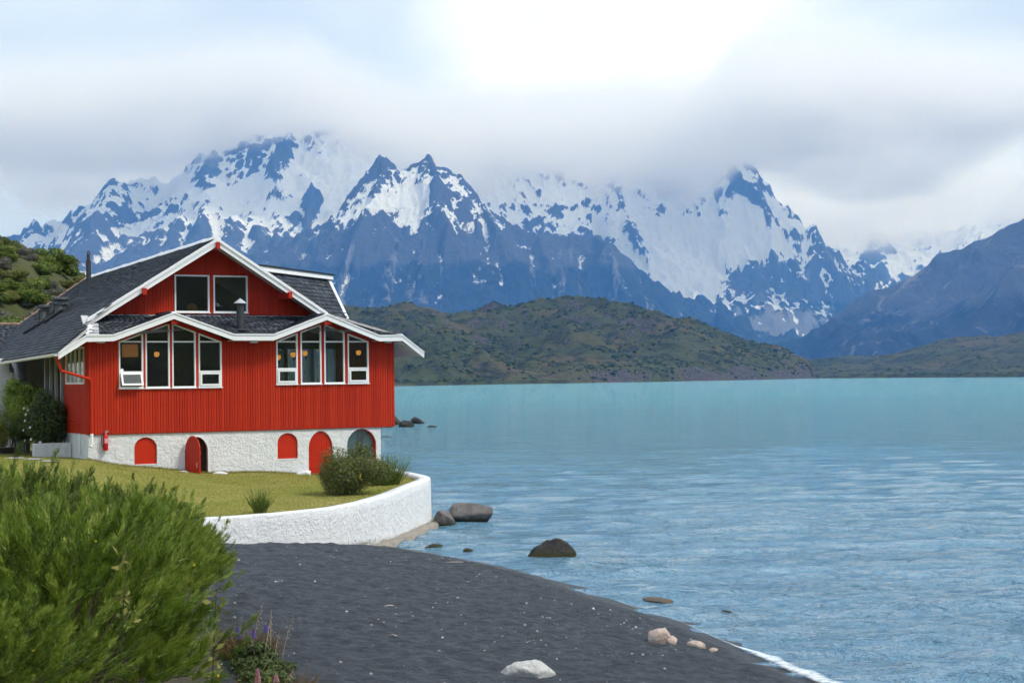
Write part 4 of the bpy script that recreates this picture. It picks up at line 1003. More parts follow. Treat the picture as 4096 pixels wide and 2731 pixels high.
# chair and sitter upstairs
M_wick = paint('wicker_cane', (.42, .20, .05), .7, .25, 20)
ch_ = empty('chair'); ch_.matrix_world = Matrix.Translation(hw(4.75, GV + .9, 4.36)) @ Matrix.Rotation(YAW, 4, 'Z'); tag(ch_, 'round-backed cane chair behind the upper gable window', 'chair')
MB().lathe([(.24, 0), (.24, .03)], (0, 0, 0), 18).build('seat', M_wick, ch_).location = (0, 0, .36)
bk_ = MB().lathe([(.24, 0), (.24, .035)], (0, 0, 0), 20).build('backrest', M_wick, ch_); bk_.rotation_euler = (R(90), 0, 0); bk_.location = (0, -.22, .55)
for k in range(4): MB().tube([(.17 * (1 if k & 1 else -1), .17 * (1 if k & 2 else -1), 0), (.15 * (1 if k & 1 else -1), .15 * (1 if k & 2 else -1), .37)], .018, 6).build('leg', M_wick, ch_)
def person(name, loc, rz, label, cloth):
    me = bpy.data.meshes.new(name)
    J = [((0, 0, .50), .15), ((0, .0, .72), .14), ((0, .01, .95), .17), ((0, .0, 1.05), .075), ((0, -.03, 1.12), .07), ((0, -.04, 1.22), .105), ((0, -.03, 1.32), .085),
         ((.17, 0, .98), .07), ((.24, -.02, .74), .05), ((.20, -.22, .66), .04), ((-.17, 0, .98), .07), ((-.24, -.02, .74), .05), ((-.20, -.22, .66), .04),
         ((.10, -.06, .48), .10), ((.12, -.42, .47), .075), ((.12, -.44, .06), .05), ((-.10, -.06, .48), .10), ((-.12, -.42, .47), .075), ((-.12, -.44, .06), .05)]
    E_ = [(0, 1), (1, 2), (2, 3), (3, 4), (4, 5), (5, 6), (2, 7), (7, 8), (8, 9), (2, 10), (10, 11), (11, 12), (0, 13), (13, 14), (14, 15), (0, 16), (16, 17), (17, 18)]
    me.from_pydata([j[0] for j in J], E_, []); o = link(bpy.data.objects.new(name, me))
    s = o.modifiers.new('skin', 'SKIN'); 
    for i, j in enumerate(J): me.skin_vertices[0].data[i].radius = (j[1], j[1])
    me.skin_vertices[0].data[0].use_root = True
    o.modifiers.new('sub', 'SUBSURF').render_levels = 2
    me.materials.append(cloth); o.location = loc; o.rotation_euler = (0, 0, rz); tag(o, label, 'person'); return o
M_cloth = paint('dark_clothing', (.03, .035, .045), .9, .2)
person('person', hw(5.62, GV + 1.0, 4.30), YAW, 'person in dark clothes sitting behind the upper gable window nearer the lake', M_cloth)

# ------------------------------------------------------------------ fire extinguisher on the base wall
ex = empty('fire_extinguisher'); ex.matrix_world = Matrix.Translation(hw(.64, PV - .115, -.66)) @ Matrix.Rotation(YAW, 4, 'Z')
tag(ex, 'red fire extinguisher hanging on the white base wall', 'fire extinguisher')
MB().lathe([(.09, 0), (.10, .02), (.10, .50), (.085, .57), (.04, .62), (.035, .66)], (0, 0, 0), 20).build('cylinder', M_extred, ex, True)
MB().lathe([(.104, 0), (.104, .018)], (0, 0, .19), 20).build('strap', M_iron, ex)
MB().lathe([(.03, 0), (.03, .05)], (0, 0, .65), 10).build('valve', M_zinc, ex)
MB().box(-.01, .10, -.015, .015, .70, .715).box(-.01, .12, -.015, .015, .735, .75).build('handle', M_zinc, ex)
MB().tube([(-.02, 0, .68), (-.12, 0, .66), (-.155, -.02, .52), (-.15, -.02, .22), (-.11, -.03, .12)], .014, 8).build('hose', M_iron, ex)
lb = MB(); n = 8
for i in range(n):
    q0_ = R(-130 + 80 * i / n); q1_ = R(-130 + 80 * (i + 1) / n); r_ = .1025
    lb.add([(r_ * math.cos(q0_), r_ * math.sin(q0_), .28), (r_ * math.cos(q1_), r_ * math.sin(q1_), .28), (r_ * math.cos(q1_), r_ * math.sin(q1_), .46), (r_ * math.cos(q0_), r_ * math.sin(q0_), .46)], [(0, 1, 2, 3)])
M = Mat('extinguisher_label'); w_ = M.n('ShaderNodeTexWave', {'Vector': M.coord((1, 1, 14)), 'Scale': 1.6, 'Distortion': 1.0}, bands_direction='Z').outputs['Fac']
M.P(Base_Color=M.mix(M.ramp(w_, [(.62, 0), (.7, 1)]), (.60, .03, .05), (.8, .75, .75)), Roughness=.5)
lb.build('label_panel', M.m, ex)
MB().box(-.05, .05, .1, .115, .40, .52).build('bracket', M_iron, ex)
# ------------------------------------------------------------------ the near ground
WL = [(-4.0, 52.9), (-3.3, 52.5), (-2.5, 51.1), (-1.1, 48.8), (0, 46.7), (.8, 44.9), (1.4, 43.4), (2.0, 41.0), (2.6, 39.5), (3.2, 37.7), (3.7, 36.4), (4.05, 34.9), (4.35, 33.5), (4.7, 32.0), (5.0, 30.5), (5.35, 29.1), (5.9, 27.3), (7.0, 24), (8.5, 20), (10, 16)]
def poly_dist(X, Y, P):
    D = np.full(X.shape, 1e9); S = np.zeros(X.shape)
    for (ax, ay), (bx_, by) in zip(P[:-1], P[1:]):
        dx, dy = bx_ - ax, by - ay; t = np.clip(((X - ax) * dx + (Y - ay) * dy) / (dx * dx + dy * dy), 0, 1)
        ex, ey = X - ax - t * dx, Y - ay - t * dy; d = np.hypot(ex, ey); cr_ = dx * ey - dy * ex
        S = np.where(d < D, np.sign(cr_), S); D = np.minimum(D, d)
    return D, S
def beach_z(X, Y):
    D, S = poly_dist(X, Y, WL); d = -D * S                   # land side positive
    z = np.where(d > 0, .15 * np.minimum(d, 3.4) + .095 * np.maximum(d - 3.4, 0), .16 * np.maximum(d, -4))
    bury = np.exp(-((d - 1.2) / .8) ** 2) * .03
    return z + bury + np.clip(d, 0, 1) * (.06 * fbm(X / 1.7, Y / 1.7, 3, 9) + .07 * fbm(X / .5, Y / .65, 4, 19, .6)) + .02 * fbm(X / .9, Y / .9, 2, 29) * (d > -.6)
M = Mat('black_sand'); p = M.coord((1, 1, 1), 'Position')
f1 = M.noise(p, 3.2, 7, .7, .6); f2 = M.noise(p, 22, 5, .7); f3 = M.noise(p, 110, 3, .7)
c = M.ramp(f1, [(.34, (.032, .039, .050)), (.52, (.072, .086, .106)), (.68, (.118, .136, .160))])
c = M.mix(M.ramp(f2, [(.5, 0), (.75, .5)]), c, (.022, .020, .020)); c = M.mix(M.ramp(f3, [(.66, 0), (.74, .8)]), c, (.15, .15, .155))
zc = M.n('ShaderNodeSeparateXYZ', {0: M.n('ShaderNodeNewGeometry').outputs['Position']}).outputs[2]
wet = M.ramp(M.math('ADD', M.math('MULTIPLY', zc, 5.0), M.math('MULTIPLY', M.math('SUBTRACT', f1, .5), .6)), [(.35, 1), (.72, 0)])
c = M.mix(M.math('MULTIPLY', wet, .55), c, (.010, .011, .013))
M.P(Base_Color=c, Roughness=M.ramp(wet, [(0, .92), (1, .35)]), Specular_IOR_Level=.3); M.bump(M.math('ADD', M.math('ADD', f2, M.math('MULTIPLY', f1, 1.5)), M.math('MULTIPLY', f3, .4)), 1.0, .09)
bx_ = np.linspace(-11, 8, 240); by_ = np.linspace(22, 56, 360); X, Y = np.meshgrid(bx_, by_); BZ = beach_z(X, Y)
beach = mesh_np('beach', np.stack([X, Y, BZ], -1).reshape(-1, 3), grid_faces(240, 360), M.m, True); tag(beach, kind='structure')
def bz(x, y): return float(bilin(bx_, by_, BZ, np.array([x]), np.array([y]))[0])

# wall path (centre of its crown), from the bushes round the point and back to the house
WP = [(-12.2, 43.6), (-10.6, 45.1), (-9.3, 46.4), (-8.1, 47.35), (-7.0, 48.35), (-5.9, 49.75), (-5.1, 51.7), (-4.5, 54.0), (-4.05, 56.6), (-3.65, 59.2), (-3.4, 61.0), (-3.45, 62.4), (-3.9, 64.2), (-4.5, 66.0), (-5.1, 67.8), (-5.6, 69.6)]
def smooth_path(P, n):
    P = np.array(P); t = np.arange(len(P)); tt = np.linspace(0, len(P) - 1, n); out = []
    for q in tt:
        i = int(min(q, len(P) - 2)); f = q - i; p0 = P[max(i - 1, 0)]; p1 = P[i]; p2 = P[i + 1]; p3 = P[min(i + 2, len(P) - 1)]
        out.append(.5 * ((2 * p1) + (-p0 + p2) * f + (2 * p0 - 5 * p1 + 4 * p2 - p3) * f * f + (-p0 + 3 * p1 - 3 * p2 + p3) * f ** 3))
    return np.array(out)
wp = smooth_path(WP, 150); tg = np.gradient(wp, axis=0); tg /= np.linalg.norm(tg, axis=1)[:, None]; nr = np.stack([tg[:, 1], -tg[:, 0]], 1)   # outward
topz = 1.58 + .16 * sstep(50, 62, wp[:, 1]) + .012 * fbm(np.arange(150) / 7., np.zeros(150), 3, 5)
prof = [(.30, -.75, 1.0), (.265, -.3, .9), (.25, 0.0, .55), (.24, .35, .3), (.235, .7, .12), (.228, 1.0, 0), (.215, 1.3, 0)]
V = []; gr = []
for i in range(150):
    o_ = wp[i]; zt = topz[i]; zb = -.5
    rows = [(.27, zb), (.262, zb + (zt - zb) * .25), (.255, zb + (zt - zb) * .38), (.248, zb + (zt - zb) * .5), (.242, zb + (zt - zb) * .65), (.236, zb + (zt - zb) * .85), (.228, zt - .05), (.20, zt), (0, zt + .012), (-.20, zt), (-.225, zt - .05), (-.23, zt - .5), (-.24, zb)]
    for off, z in rows:
        q = o_ + nr[i] * (off + .012 * float(fbm(np.array([i * .35]), np.array([z * 3]), 2, 3)[0])); V.append((q[0], q[1], z))
        gr.append((.75 - .62 * min(1, max(0, z - float(np.interp(o_[0], [-9, -7, -5.2, -4.3], [.85, .65, .25, 0]))) / .40)) * (.62 + .38 * float(sstep(47.5, 54, np.array(o_[1])))) * (1 if off > .1 else 0))
wall = mesh_np('retaining_wall', V, grid_faces(13, 150), M_stucco, True, attrs=dict(grime=gr))
tag(wall, 'low curved white stucco retaining wall round the lawn by the water', 'wall')
# concrete footing along its wet end
V = []; js = range(58, 112)
for i in js:
    o_ = wp[i]; wv_ = .12 * float(fbm(np.array([i * .21]), np.array([0.]), 3, 8)[0]); zt = .17 + .05 * float(fbm(np.array([i * .4]), np.array([3.]), 2, 8)[0])
    e_ = float(sstep(58, 66, np.array(float(i)))) * float(1 - sstep(106, 111, np.array(float(i))))
    for off, z in ((.2, zt), (.48 + wv_, zt - .01), (.60 + wv_, zt - .06), (.64 + wv_, -.6)): q = o_ + nr[i] * (.2 + (off - .2) * e_); V.append((q[0], q[1], z))
ft = mesh_np('footing', V, grid_faces(4, len(js)), M_conc, False, parent=wall)

# lawn
FU = [-30, -14, -6, -3, 0, .64, 1.47, 2.64, 4.33, 4.81, 7.0, 9.0, 10.1, 12.3, 20]; FZ = [3.6, 3.2, 2.85, 2.68, 2.54, 2.38, 2.23, 2.12, 1.86, 1.83, 1.79, 1.62, 1.55, 1.50, 1.45]
def lawn_z(X, Y):
    dx = X - HX; dy = Y - HY; u = dx * UD.x + dy * UD.y; v = dx * VD.x + dy * VD.y
    f = np.interp(u, FU, FZ); t = np.clip(-v / 15., 0, 1); z = f + (1.50 - f) * (t * t * (3 - 2 * t)) ** .8
    D, S = poly_dist(X, Y, WP)
    return z + .02 * fbm(X / 2.2, Y / 2.2, 3, 33) + .10 * np.exp(-(D / 1.5) ** 2) * sstep(55, 60, Y)
M = Mat('lawn_grass'); p = M.coord((1, 1, 1), 'Position'); a = M.noise(p, .35, 5, .6, .3); b = M.noise(p, 9, 5, .7); c0 = M.noise(p, 45, 3, .7)
c = M.ramp(a, [(.32, (.15, .19, .026)), (.46, (.24, .245, .046)), (.60, (.31, .285, .078)), (.74, (.43, .35, .16))])
c = M.mix(M.ramp(b, [(.42, 0), (.7, .65)]), c, (.13, .15, .022)); c = M.mix(M.ramp(c0, [(.5, 0), (.8, .5)]), c, (.30, .27, .10))
M.P(Base_Color=c, Roughness=.9, Specular_IOR_Level=.1); M.bump(M.math('ADD', b, c0), .8, .05); M_lawn = M.m
lx = np.linspace(-44, -3.0, 190); ly = np.linspace(40, 104, 240); X, Y = np.meshgrid(lx, ly); LZ_ = lawn_z(X, Y)
WPoly = list(map(tuple, wp)) + [(-9.5, 71.5), (-20, 104), (-60, 104), (-60, 20), (-14, 42)]
inside = np.zeros(X.shape, bool); pj = WPoly; j = len(pj) - 1
for i in range(len(pj)):
    xi, yi = pj[i]; xj, yj = pj[j]
    if yi != yj: inside ^= ((yi > Y) != (yj > Y)) & (X < (xj - xi) * (Y - yi) / (yj - yi) + xi)
    j = i
gf = grid_faces(190, 240); Dw, _s = poly_dist(X, Y, [tuple(q) for q in wp[::3]]); gf = gf[(inside | (Dw < .14)).ravel()[gf].all(1)]
lawn = mesh_np('lawn', np.stack([X, Y, LZ_], -1).reshape(-1, 3), gf, M_lawn, True); tag(lawn, kind='structure')
def lz(x, y): return float(lawn_z(np.array([x]), np.array([y]))[0])
def blades(name, pts, hgt, wid, lean, mat, seed, parent=None, kind='stuff'):
    rs = np.random.RandomState(seed); n = len(pts); an = rs.uniform(0, 6.283, n); h = hgt * rs.uniform(.5, 1.3, n); w = wid * rs.uniform(.7, 1.3, n)
    lx_ = rs.normal(0, lean, n) * h; ly_ = rs.normal(0, lean, n) * h
    V = np.empty((n, 3, 3)); V[:, 0] = pts; V[:, 1] = pts; V[:, 2] = pts
    V[:, 0, 0] -= np.cos(an) * w; V[:, 0, 1] -= np.sin(an) * w; V[:, 1, 0] += np.cos(an) * w; V[:, 1, 1] += np.sin(an) * w
    V[:, 2, 0] += lx_; V[:, 2, 1] += ly_; V[:, 2, 2] += h
    o = mesh_np(name, V.reshape(-1, 3), np.arange(n * 3).reshape(-1, 3), mat, parent=parent, attrs=dict(tint=np.repeat(rs.uniform(0, 1, n), 3)))
    if kind: o['kind'] = kind
    return o
def leafmat(name, stops, rough=.55, trans=.25, spec=.3):
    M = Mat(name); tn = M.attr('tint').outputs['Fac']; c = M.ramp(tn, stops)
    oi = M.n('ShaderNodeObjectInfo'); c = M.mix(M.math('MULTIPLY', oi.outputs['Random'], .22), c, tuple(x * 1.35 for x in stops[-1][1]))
    M.P(Base_Color=c, Roughness=rough, Specular_IOR_Level=spec)
    tl = M.n('ShaderNodeBsdfTranslucent'); M.set(tl.inputs['Color'], c)
    ms = M.n('ShaderNodeMixShader', {0: trans, 1: M.b.outputs[0], 2: tl.outputs[0]}); M.t.links.new(ms.outputs[0], M.out.inputs['Surface']); return M.m
M_turf = leafmat('turf_blades', [(0, (.12, .155, .02)), (.45, (.24, .25, .042)), (.8, (.34, .31, .075)), (1, (.44, .37, .14))])
rs = np.random.RandomState(8); n = 150000; gx_ = rs.uniform(-24, -3.2, n); gy_ = rs.uniform(43, 72, n)
D, S = poly_dist(gx_, gy_, WP); uu = (gx_ - HX) * UD.x + (gy_ - HY) * UD.y; vv = (gx_ - HX) * VD.x + (gy_ - HY) * VD.y
k = (S > 0) & (D > .22) & ~((vv > .02) & (uu > -.05)) & (gx_ > -.34 * gy_)
gx_, gy_ = gx_[k], gy_[k]
blades('grass', np.stack([gx_, gy_, lawn_z(gx_, gy_) - .01], 1), .045, .012, .5, M_turf, 5)
k = (np.abs(vv[S > -9]) < .25) & (uu > -.2) & (uu < 12.4)
gx2, gy2 = rs.uniform(-.1, 12.3, 5000), rs.uniform(-.16, .02, 5000)
P2 = np.array([hw(a, b, 0) for a, b in zip(gx2, gy2)]); P2[:, 2] = lawn_z(P2[:, 0], P2[:, 1]) - .01
blades('grass', P2, .10, .012, .45, M_turf, 6)

# the bank the broom grows on
def bank_z(X, Y):
    b = np.interp(Y, [-20, 0, 12, 18, 24, 28, 31, 37, 42, 47], [4.2, 3.9, 3.3, 3.15, 2.95, 2.5, 2.15, 1.6, 1.25, .7])
    ed = np.interp(Y, [-20, 0, 14, 18.6, 25, 32.7, 38, 47], [3.0, 2.4, -1.6, -2.6, -4.0, -5.5, -7.0, -9.5])
    return -.35 + (b + .35) * sstep(0, 2.5, ed + .6 - X) + .09 * np.maximum(ed - 3 - X, 0) + .05 * fbm(X / .8, Y / .8, 3, 44)
M = Mat('bank_soil'); p = M.coord((1, 1, 1), 'Position'); a = M.noise(p, 2.5, 5, .65); b = M.noise(p, 30, 4, .7)
M.P(Base_Color=M.mix(M.ramp(b, [(.4, 0), (.65, 1)]), M.ramp(a, [(.35, (.030, .034, .012)), (.6, (.07, .055, .028))]), (.035, .028, .018)), Roughness=.95); M.bump(b, .8, .05)
X, Y = np.meshgrid(np.linspace(-26, 4, 130), np.linspace(-8, 47, 200))
bank = mesh_np('bank', np.stack([X, Y, bank_z(X, Y)], -1).reshape(-1, 3), grid_faces(130, 200), M.m, True); tag(bank, kind='structure')
def kz(x, y): return float(bank_z(np.array([x]), np.array([y]))[0])
# pebbles in the black sand
M = Mat('pale_pebbles'); tn = M.attr('tint').outputs['Fac']
M.P(Base_Color=M.ramp(tn, [(0, (.20, .20, .20)), (.5, (.40, .39, .37)), (.85, (.62, .61, .58)), (1, (.55, .42, .35))]), Roughness=.8)
n = 3400; px = rs.uniform(-8, 5.5, n); py = rs.uniform(24, 50, n); D, S = poly_dist(px, py, WL); d = -D * S
k = (d > .35) & (fbm(px / 1.6, py / 3.2, 3, 91) + .25 * rs.normal(size=n) > .08); px, py = px[k], py[k]
scatter_blobs('pebbles', np.stack([px, py, bilin(bx_, by_, BZ, px, py)], 1), .007 + .030 * rs.uniform(0, 1, len(px)) ** 7, M.m, 8)
# ------------------------------------------------------------------ ground under everything, hills out of frame and behind the house
M = Mat('lake_bed_silt'); p = M.coord((1, 1, 1), 'Position'); M.P(Base_Color=M.ramp(M.noise(p, .02, 4, .6), [(.4, (.05, .06, .05)), (.6, (.08, .085, .06))]), Roughness=.95)
lb_ = mesh_np('lake_bed', [(-6800, -1150, -2), (7800, -1150, -2), (7800, 16600, -2), (-6800, 16600, -2)], [(0, 1, 2, 3)], M.m); tag(lb_, kind='structure')  # unseen ground sheet, added to stop world light from below
R_unseen = [([(-700, -500, 90), (-250, -480, 85), (150, -560, 95), (520, -520, 100), (900, -420, 90), (1300, -150, 80)], .4, 160, .16)]
hill('far_hill', (-900, 1500), (-1100, -120), 120, 90, R_unseen, 16, 205, 170., [(-900, -1200), (1500, -1200)])  # unseen hill behind the camera, added so the house windows reflect dark
# the slope that rises behind the house
GX = [(-120, 32), (-70, 23), (-52, 17.0), (-44, 14.4), (-41.5, 13.4), (-39.5, 12.2), (-38, 10.6), (-36, 8.6), (-33, 6.0), (-28, 3.4), (-24, 1.6), (-20, .6), (-15, -.5)]
hx3 = np.linspace(-110, -15, 150); hy3 = np.linspace(84, 190, 150); X, Y = np.meshgrid(hx3, hy3)
Hs = np.interp(X - .12 * (Y - 130), [g[0] for g in GX], [g[1] for g in GX]) * sstep(86, 134, Y) * (1 - .35 * sstep(134, 190, Y)) + 2.6 * (1 - sstep(-30, -18, X)) + .9 * fbm(X / 9, Y / 9, 5, 61) * sstep(86, 100, Y) - .4
M = Mat('hillside_ground'); p = M.coord((1, 1, 1), 'Position'); a = M.noise(p, .22, 5, .6); b = M.noise(p, 1.6, 5, .65); c0 = M.noise(p, 9, 4, .7)
c = M.ramp(a, [(.36, (.055, .075, .014)), (.5, (.085, .095, .024)), (.62, (.10, .09, .035)), (.72, (.05, .045, .038))]); c = M.mix(M.ramp(c0, [(.45, 0), (.7, .6)]), c, (.045, .05, .02))
M.P(Base_Color=c, Roughness=.95); M.bump(M.math('ADD', b, c0), .8, .3)
hs = mesh_np('hillside', np.stack([X, Y, Hs], -1).reshape(-1, 3), grid_faces(150, 150), M.m, True); tag(hs, kind='structure')
def sz_(x, y): return float(bilin(hx3, hy3, Hs, np.array([x]), np.array([y]))[0])

# ------------------------------------------------------------------ foliage
def ribbons(P, Dr, L, W, bend, seed, seg=3, taper=.15):
    """thin curved shoots: P base, Dr direction, L length, W half width"""
    rs = np.random.RandomState(seed); n = len(P); Dr = Dr / np.linalg.norm(Dr, axis=1)[:, None]
    sd_ = np.cross(Dr, rs.normal(size=(n, 3))); sd_ /= np.linalg.norm(sd_, axis=1)[:, None] + 1e-9
    bd = rs.normal(size=(n, 3)) * bend[:, None] if np.ndim(bend) else rs.normal(size=(n, 3)) * bend
    V = np.empty((n, (seg + 1) * 2, 3))
    for i in range(seg + 1):
        t = i / seg; c = P + Dr * (L * t)[:, None] + bd * (L * t * t)[:, None]; w = (W * (1 - (1 - taper) * t ** 1.5))[:, None]
        V[:, 2 * i] = c - sd_ * w; V[:, 2 * i + 1] = c + sd_ * w
    f = np.array([(2 * i, 2 * i + 1, 2 * i + 3, 2 * i + 2) for i in range(seg)])
    return V.reshape(-1, 3), (f[None] + (np.arange(n) * (seg + 1) * 2)[:, None, None]).reshape(-1, 4), (seg + 1) * 2
def leaves(P, Nr, Lg, Wd, seed):
    """leaf-sized rhombs facing roughly Nr"""
    rs = np.random.RandomState(seed); n = len(P); Nr = Nr + rs.normal(size=(n, 3)) * .75; Nr /= np.linalg.norm(Nr, axis=1)[:, None]
    a = np.cross(Nr, rs.normal(size=(n, 3))); a /= np.linalg.norm(a, axis=1)[:, None]; b = np.cross(Nr, a)
    L_ = (Lg * rs.uniform(.6, 1.3, n))[:, None]; W_ = (Wd * rs.uniform(.7, 1.2, n))[:, None]
    V = np.stack([P - a * L_, P - b * W_ + Nr * L_ * .12, P + a * L_, P + b * W_ + Nr * L_ * .12], 1)
    return V.reshape(-1, 3), np.arange(n * 4).reshape(-1, 4)
def mesh_only(name, V, Fq, mat, attrs):
    o = mesh_np(name, V, Fq, mat, attrs=attrs); me = o.data; bpy.data.objects.remove(o); return me
M_bark = paint('woody_stem', (.10, .075, .05), .9, .3, 12)
M_barkgrey = paint('grey_bark', (.17, .15, .13), .9, .25, 10)
M_broom = leafmat('broom_green', [(0, (.040, .070, .007)), (.35, (.105, .175, .015)), (.7, (.185, .265, .028)), (1, (.32, .37, .07))], .5, .3)
M_broomdark = leafmat('broom_deep_green', [(0, (.030, .052, .008)), (.5, (.085, .135, .018)), (1, (.20, .24, .045))], .5, .3)
M_yel = paint('yellow_petals', (.70, .55, .03), .6, .1)
def broom(seed, n, rad, hgt, up=.75, wid=.0045, lng=.42, lobes=9):
    rs = np.random.RandomState(seed)
    # several sprays leaning outwards make the uneven outline
    cs = np.stack([rs.normal(0, rad * .45, lobes), rs.normal(0, rad * .45, lobes)], 1); hs_ = hgt * rs.uniform(.62, 1.0, lobes); rr = rad * rs.uniform(.30, .55, lobes) * (9 / lobes) ** .4
    k = rs.randint(0, lobes, n); t = rs.uniform(0, 1, n) ** .7; q = rs.uniform(0, 6.283, n); r = np.sqrt(rs.uniform(0, 1, n)) * rr[k] * (.35 + .65 * np.sin(np.clip(t, .05, 1) * 2.6))
    P = np.stack([cs[k, 0] * (.45 + .55 * t) + r * np.cos(q), cs[k, 1] * (.45 + .55 * t) + r * np.sin(q), hs_[k] * t * .86 - .03], 1)
    Dr = np.stack([np.cos(q) * (1 - up) * 1.3 + cs[k, 0] * .25 / rad + rs.normal(0, .16, n), np.sin(q) * (1 - up) * 1.3 + cs[k, 1] * .25 / rad + rs.normal(0, .16, n), np.full(n, up)], 1)
    L = lng * rs.uniform(.45, 1.15, n) * (1.1 - .45 * t)
    V, Fq, kk = ribbons(P, Dr, L, np.full(n, wid) * rs.uniform(.7, 1.4, n), .10, seed)
    depth = np.clip(r / (rr[k] + 1e-6), 0, 1) * .15
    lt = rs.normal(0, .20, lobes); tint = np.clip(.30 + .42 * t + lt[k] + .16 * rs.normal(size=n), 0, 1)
    return V, Fq, np.repeat(tint, kk), cs, hs_
def broom_thing(name, seed, n, rad, hgt, mat, flowers=0, **k):
    V, Fq, tn, cs, hs_ = broom(seed, n, rad, hgt, **k)
    e = empty(name); o = mesh_np('foliage', V, Fq, mat, parent=e, attrs=dict(tint=tn))
    mb = MB()
    for c_, h_ in zip(cs, hs_): mb.tube([(c_[0] * .1, c_[1] * .1, -.15), (c_[0] * .5, c_[1] * .5, h_ * .3), (c_[0] * .8, c_[1] * .8, h_ * .62)], [.022, .014, .006], 5)
    mb.build('stem', M_bark, e)
    if flowers:
        rs = np.random.RandomState(seed + 5); i = rs.randint(0, len(V), flowers); lv, lf = leaves(V[i] + rs.normal(0, .02, (flowers, 3)), rs.normal(size=(flowers, 3)), .011, .009, seed)
        mesh_np('flower', lv, lf, M_yel, parent=e)['kind'] = 'stuff'
    return e
def copy_tree(o, parent=None):
    c = o.copy(); link(c); c.parent = parent
    for ch in list(o.children): copy_tree(ch, c)
    return c
def plume_bush(name, seed, npl, per, rad, hgt, mat, flowers=0, wid=.0042):
    """broom made of pointed plumes of fine shoots set round a dome"""
    rs = np.random.RandomState(seed); e = empty(name)
    q = rs.uniform(0, 6.283, npl); el = np.arccos(rs.uniform(.02, 1, npl)); f = rs.uniform(.45, 1.0, npl) ** .6
    lump_ = 1 + .20 * np.sin(q * 3 + rs.uniform(0, 6)) * np.sin(el) + rs.normal(0, .10, npl)
    dirv = np.stack([np.sin(el) * np.cos(q), np.sin(el) * np.sin(q), np.cos(el)], 1)
    B = dirv * np.array([rad, rad, hgt * .82]) * (f * lump_)[:, None]; B[:, 2] = np.maximum(B[:, 2], .05)
    ax = dirv * np.array([1, 1, .6]) + np.array([0, 0, .75]) + rs.normal(0, .22, (npl, 3)); ax /= np.linalg.norm(ax, axis=1)[:, None]
    PL = rs.uniform(.13, .32, npl); tp = np.clip(.42 + .24 * rs.normal(size=npl) + .15 * (f - .7), 0, 1)
    k = np.repeat(np.arange(npl), per); n = len(k); t = rs.uniform(0, 1, n) ** .8
    P = B[k] + ax[k] * (PL[k] * (t - .35))[:, None] + rs.normal(0, .010, (n, 3)); rd = rs.normal(size=(n, 3)); rd -= ax[k] * (rd * ax[k]).sum(1)[:, None]; rd /= np.linalg.norm(rd, axis=1)[:, None]
    sp = (.55 * (1 - t) + .18)[:, None]; D_ = ax[k] + rd * sp
    V, Fq, kk = ribbons(P, D_, rs.uniform(.04, .10, n) * (1.15 - .5 * t), wid * rs.uniform(.7, 1.3, n), .12, seed, seg=1)
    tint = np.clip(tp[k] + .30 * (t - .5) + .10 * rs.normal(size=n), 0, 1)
    mesh_np('foliage', V, Fq, mat, parent=e, attrs=dict(tint=np.repeat(tint, kk)))
    mb = MB()
    for i in range(0, npl, 9): mb.tube([(B[i][0] * .08, B[i][1] * .08, -.1), tuple(B[i] * np.array([.5, .5, .45])), tuple(B[i])], [.012, .008, .003], 4, False)
    mb.build('stem', M_bark, e)
    if flowers:
        i = rs.randint(0, len(V), flowers); lv, lf = leaves(V[i] + rs.normal(0, .02, (flowers, 3)), rs.normal(size=(flowers, 3)), .012, .010, seed); mesh_np('flower', lv, lf, M_yel, parent=e)['kind'] = 'stuff'
    return e
def spiky(name, seed, n, br, L, lean, mat, wid=.006):
    """open clump of long thin upright shoots"""
    rs = np.random.RandomState(seed); e = empty(name); q = rs.uniform(0, 6.283, n); r = br * np.sqrt(rs.uniform(0, 1, n)); P = np.stack([r * np.cos(q), r * np.sin(q), -.02 + 0 * q], 1)
    D_ = np.stack([np.cos(q) * lean * r / br, np.sin(q) * lean * r / br, 1 + 0 * q], 1) + rs.normal(0, .10, (n, 3)); Ls = L * rs.uniform(.5, 1.05, n)
    V1, F1, k1 = ribbons(P, D_, Ls, np.full(n, wid), .06, seed)
    m = n * 9; j = rs.randint(0, n, m); t = rs.uniform(.25, .98, m); Dn = D_ / np.linalg.norm(D_, axis=1)[:, None]; P2 = P[j] + Dn[j] * (Ls[j] * t)[:, None]
    V2, F2, k2 = ribbons(P2, Dn[j] + rs.normal(0, .22, (m, 3)), L * .22 * rs.uniform(.5, 1.2, m) * (1.2 - t), np.full(m, wid * .75), .1, seed + 1, seg=2)
    F2 = F2 + len(V1); mesh_np('foliage', np.concatenate([V1, V2]), np.concatenate([F1, F2]), mat, parent=e, attrs=dict(tint=np.concatenate([np.repeat(rs.uniform(.2, .8, n), k1), np.repeat(rs.uniform(.2, 1, m), k2)])))
    mb = MB()
    for i in range(8): mb.tube([tuple(P[i] - np.array([0, 0, .1])), tuple(P[i] + Dn[i] * L * .35)], [.012, .006], 5)
    mb.build('stem', M_bark, e); return e
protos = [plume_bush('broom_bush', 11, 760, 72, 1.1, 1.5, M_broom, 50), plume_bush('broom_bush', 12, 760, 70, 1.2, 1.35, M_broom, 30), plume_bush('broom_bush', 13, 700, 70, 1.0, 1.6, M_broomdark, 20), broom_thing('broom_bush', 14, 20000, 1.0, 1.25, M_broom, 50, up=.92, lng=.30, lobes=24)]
spots = []
rr_ = random.Random(5)
